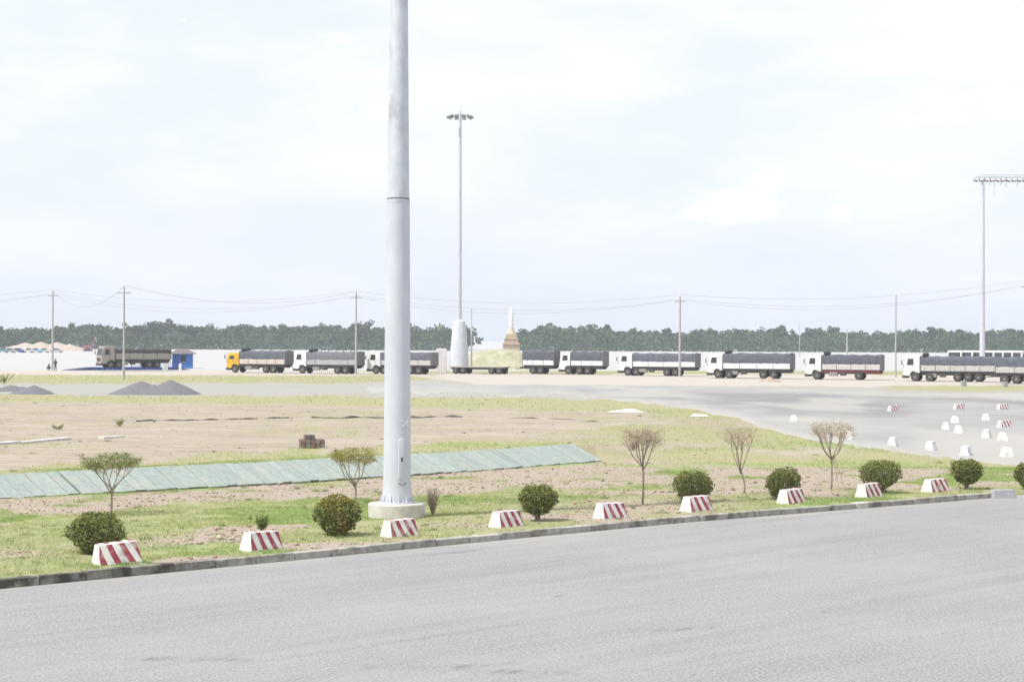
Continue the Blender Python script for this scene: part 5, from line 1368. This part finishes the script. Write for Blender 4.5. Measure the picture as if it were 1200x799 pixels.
def plank(a, b, w, label, m_):
    A, B = G(*a), G(*b); mid = (A + B) / 2; L = (B - A).length
    r = thing('slab_strip', label, 'slab', mid, math.atan2(B.y - A.y, B.x - A.x))
    n = max(2, int(L / 1.6))
    for k in range(n):
        x0 = -L / 2 + L * k / n; o = MB().box(x0 + 0.02, x0 + L / n - 0.02, -w / 2, w / 2, -0.05, 0.09 + random.uniform(-0.02, 0.03)).build('slab', m_, r, 0)
SL = mat('pale_slab', (0.50, 0.49, 0.48), (0.60, 0.59, 0.58), 3, 0.85, bump=0.2, var=0.08)
plank((-12, 522), (78, 515), 0.5, 'pale concrete strip lying on the bare soil at the left edge', SL)
plank((118, 514), (143, 512.5), 0.4, 'short pale concrete piece on the soil right of the long strip', SL)
def sheet(px, py, wx, wy, label, seed):
    p = G(px, py); n = 22; xs = np.linspace(-wx, wx, n); ys = np.linspace(-wy, wy, 10); X, Y = np.meshgrid(xs, ys)
    edge = np.clip(1 - (np.abs(X) / wx) ** 4, 0, 1) * np.clip(1 - (np.abs(Y) / wy) ** 4, 0, 1)
    Z = 0.02 + 0.28 * fbm(X * 2.2 + seed, Y * 2.2, 3) * edge
    i = np.arange(9)[:, None] * n + np.arange(n - 1)[None]; F = np.stack([i, i + 1, i + n + 1, i + n], -1).reshape(-1, 4)
    o = arr_mesh('plastic_sheet', np.stack([X.ravel() + Y.ravel() * 0.3, Y.ravel(), Z.ravel()], 1), F, mat('white_plastic', (0.62, 0.62, 0.62), (0.70, 0.70, 0.70), 3, 0.5), smooth=True)
    o.location = p; tag(o, label, 'plastic sheet')
sheet(734, 483, 1.1, 0.5, 'crumpled white plastic sheet at the edge of the far soil', 3)
sheet(820, 488, 0.5, 0.4, 'small white scrap of plastic near the yard edge', 5)
for k, (x, y) in enumerate(((1129, 452.5), (1177.5, 453.5))):
    p = P(x, y); r = thing('marker_block', ['small grey marker block in front of the right hand truck', 'small grey marker block in front of the trailer at the right edge'][k], 'marker block', p, 0.3, 'grey marker blocks')
    MB().box(-0.27, 0.27, -0.25, 0.25, -0.05, 0.5, None, (0.85, 0.85)).build('block_body', M_grey, r, 0); MB().box(-0.24, 0.24, -0.22, 0.22, 0.5, 0.56).build('cap', M_grey, r, 0)

# ------------------------------------------------------------------ people beside the far left pole
def person(px, py, label, pose, shirt, trousers, rz):
    p = P(px, py)
    if pose == 'stand':
        J = dict(pel=(0, 0, .92), ch=(0, .02, 1.25), nk=(0, .01, 1.45), hd=(0, -.02, 1.58), ht=(0, -.02, 1.68), ls=(-.19, .01, 1.38), le=(-.25, .02, 1.1), lh=(-.22, -.06, .86), rs=(.19, .01, 1.38), re=(.25, .02, 1.1), rh=(.23, -.06, .86),
                 lk=(-.1, -.02, .5), la=(-.1, .02, .08), lt=(-.11, -.16, .04), rk=(.1, -.03, .5), ra=(.11, .02, .08), rt=(.13, -.15, .04))
    else:
        J = dict(pel=(0, .18, .26), ch=(0, .06, .58), nk=(0, -.02, .76), hd=(0, -.07, .88), ht=(0, -.08, .98), ls=(-.19, .02, .69), le=(-.23, -.22, .50), lh=(-.12, -.42, .48), rs=(.19, .02, .69), re=(.23, -.22, .50), rh=(.12, -.42, .48),
                 lk=(-.15, -.28, .50), la=(-.13, .02, .09), lt=(-.14, -.15, .04), rk=(.15, -.28, .50), ra=(.13, .02, .09), rt=(.14, -.15, .04))
    E = [('pel', 'ch'), ('ch', 'nk'), ('nk', 'hd'), ('hd', 'ht'), ('ch', 'ls'), ('ls', 'le'), ('le', 'lh'), ('ch', 'rs'), ('rs', 're'), ('re', 'rh'), ('pel', 'lk'), ('lk', 'la'), ('la', 'lt'), ('pel', 'rk'), ('rk', 'ra'), ('ra', 'rt')]
    Rd = dict(pel=(.16, .12), ch=(.17, .12), nk=(.055, .055), hd=(.085, .10), ht=(.065, .075), ls=(.065, .065), le=(.045, .045), lh=(.035, .03), rs=(.065, .065), re=(.045, .045), rh=(.035, .03), lk=(.07, .07), la=(.045, .045), lt=(.04, .03), rk=(.07, .07), ra=(.045, .045), rt=(.04, .03))
    ks = list(J); me = bpy.data.meshes.new('body'); me.from_pydata([J[k] for k in ks], [(ks.index(a), ks.index(b)) for a, b in E], [])
    root = thing('person', label, 'person', p, rz)
    sk = bpy.data.materials.new('clothed_' + pose); sk.use_nodes = True
    n, l = sk.node_tree.nodes, sk.node_tree.links; b = n['Principled BSDF']; b.inputs['Roughness'].default_value = 0.85
    t = n.new('ShaderNodeTexCoord'); sp = n.new('ShaderNodeSeparateXYZ'); l.new(t.outputs['Object'], sp.inputs['Vector'])
    cr = n.new('ShaderNodeValToRGB'); cr.color_ramp.interpolation = 'CONSTANT'
    mr = n.new('ShaderNodeMapRange'); mr.inputs['From Max'].default_value = 1.8 if pose == 'stand' else 1.05; l.new(sp.outputs['Z'], mr.inputs['Value']); l.new(mr.outputs['Result'], cr.inputs['Fac'])
    e = cr.color_ramp.elements; e[0].color = (*trousers, 1); e[1].position = 0.53 if pose == 'stand' else 0.40; e[1].color = (*shirt, 1)
    e2 = e.new(0.82 if pose == 'stand' else 0.76); e2.color = (0.24, 0.15, 0.10, 1); l.new(cr.outputs['Color'], b.inputs['Base Color'])
    o = link('body', me, sk, root)
    md = o.modifiers.new('skin', 'SKIN'); o.modifiers.new('sub', 'SUBSURF').levels = 1
    o.modifiers['sub'].render_levels = 1
    for i, k in enumerate(ks): me.skin_vertices[0].data[i].radius = Rd[k]
    me.skin_vertices[0].data[0].use_root = True
    h = J['hd']; m = MB(); m.lathe([(0.125, -0.01), (0.125, 0.03), (0.11, 0.09), (0.06, 0.125), (0, 0.13)], 12, Matrix.Translation((h[0], h[1] + 0.02, h[2] + 0.02))); m.build('hair', mat('hair_black', (0.02, 0.018, 0.016)), root)
person(65.0, 434.5, 'person in dark green clothes standing beside the far left power pole', 'stand', (0.05, 0.07, 0.05), (0.04, 0.045, 0.05), 0.6)
person(57.5, 434.5, 'person in dark clothes squatting left of the far left power pole', 'squat', (0.04, 0.05, 0.045), (0.03, 0.03, 0.035), -0.5)

# ------------------------------------------------------------------ humid air
def haze():
    m = MB().box(-900, 900, -80, 1350, -1.5, 48)
    v = bpy.data.materials.new('humid_air'); v.use_nodes = True; n, l = v.node_tree.nodes, v.node_tree.links; n.clear()
    out = n.new('ShaderNodeOutputMaterial'); pv = n.new('ShaderNodeVolumePrincipled')
    pv.inputs['Density'].default_value = HAZE; pv.inputs['Color'].default_value = (0.76, 0.82, 0.95, 1); pv.inputs['Anisotropy'].default_value = 0.0
    l.new(pv.outputs['Volume'], out.inputs['Volume'])
    tag(m.build('haze', v, None, 0), 'thin pale humid haze over the plain', 'haze', kind='stuff')
HAZE = 0.00021
haze()
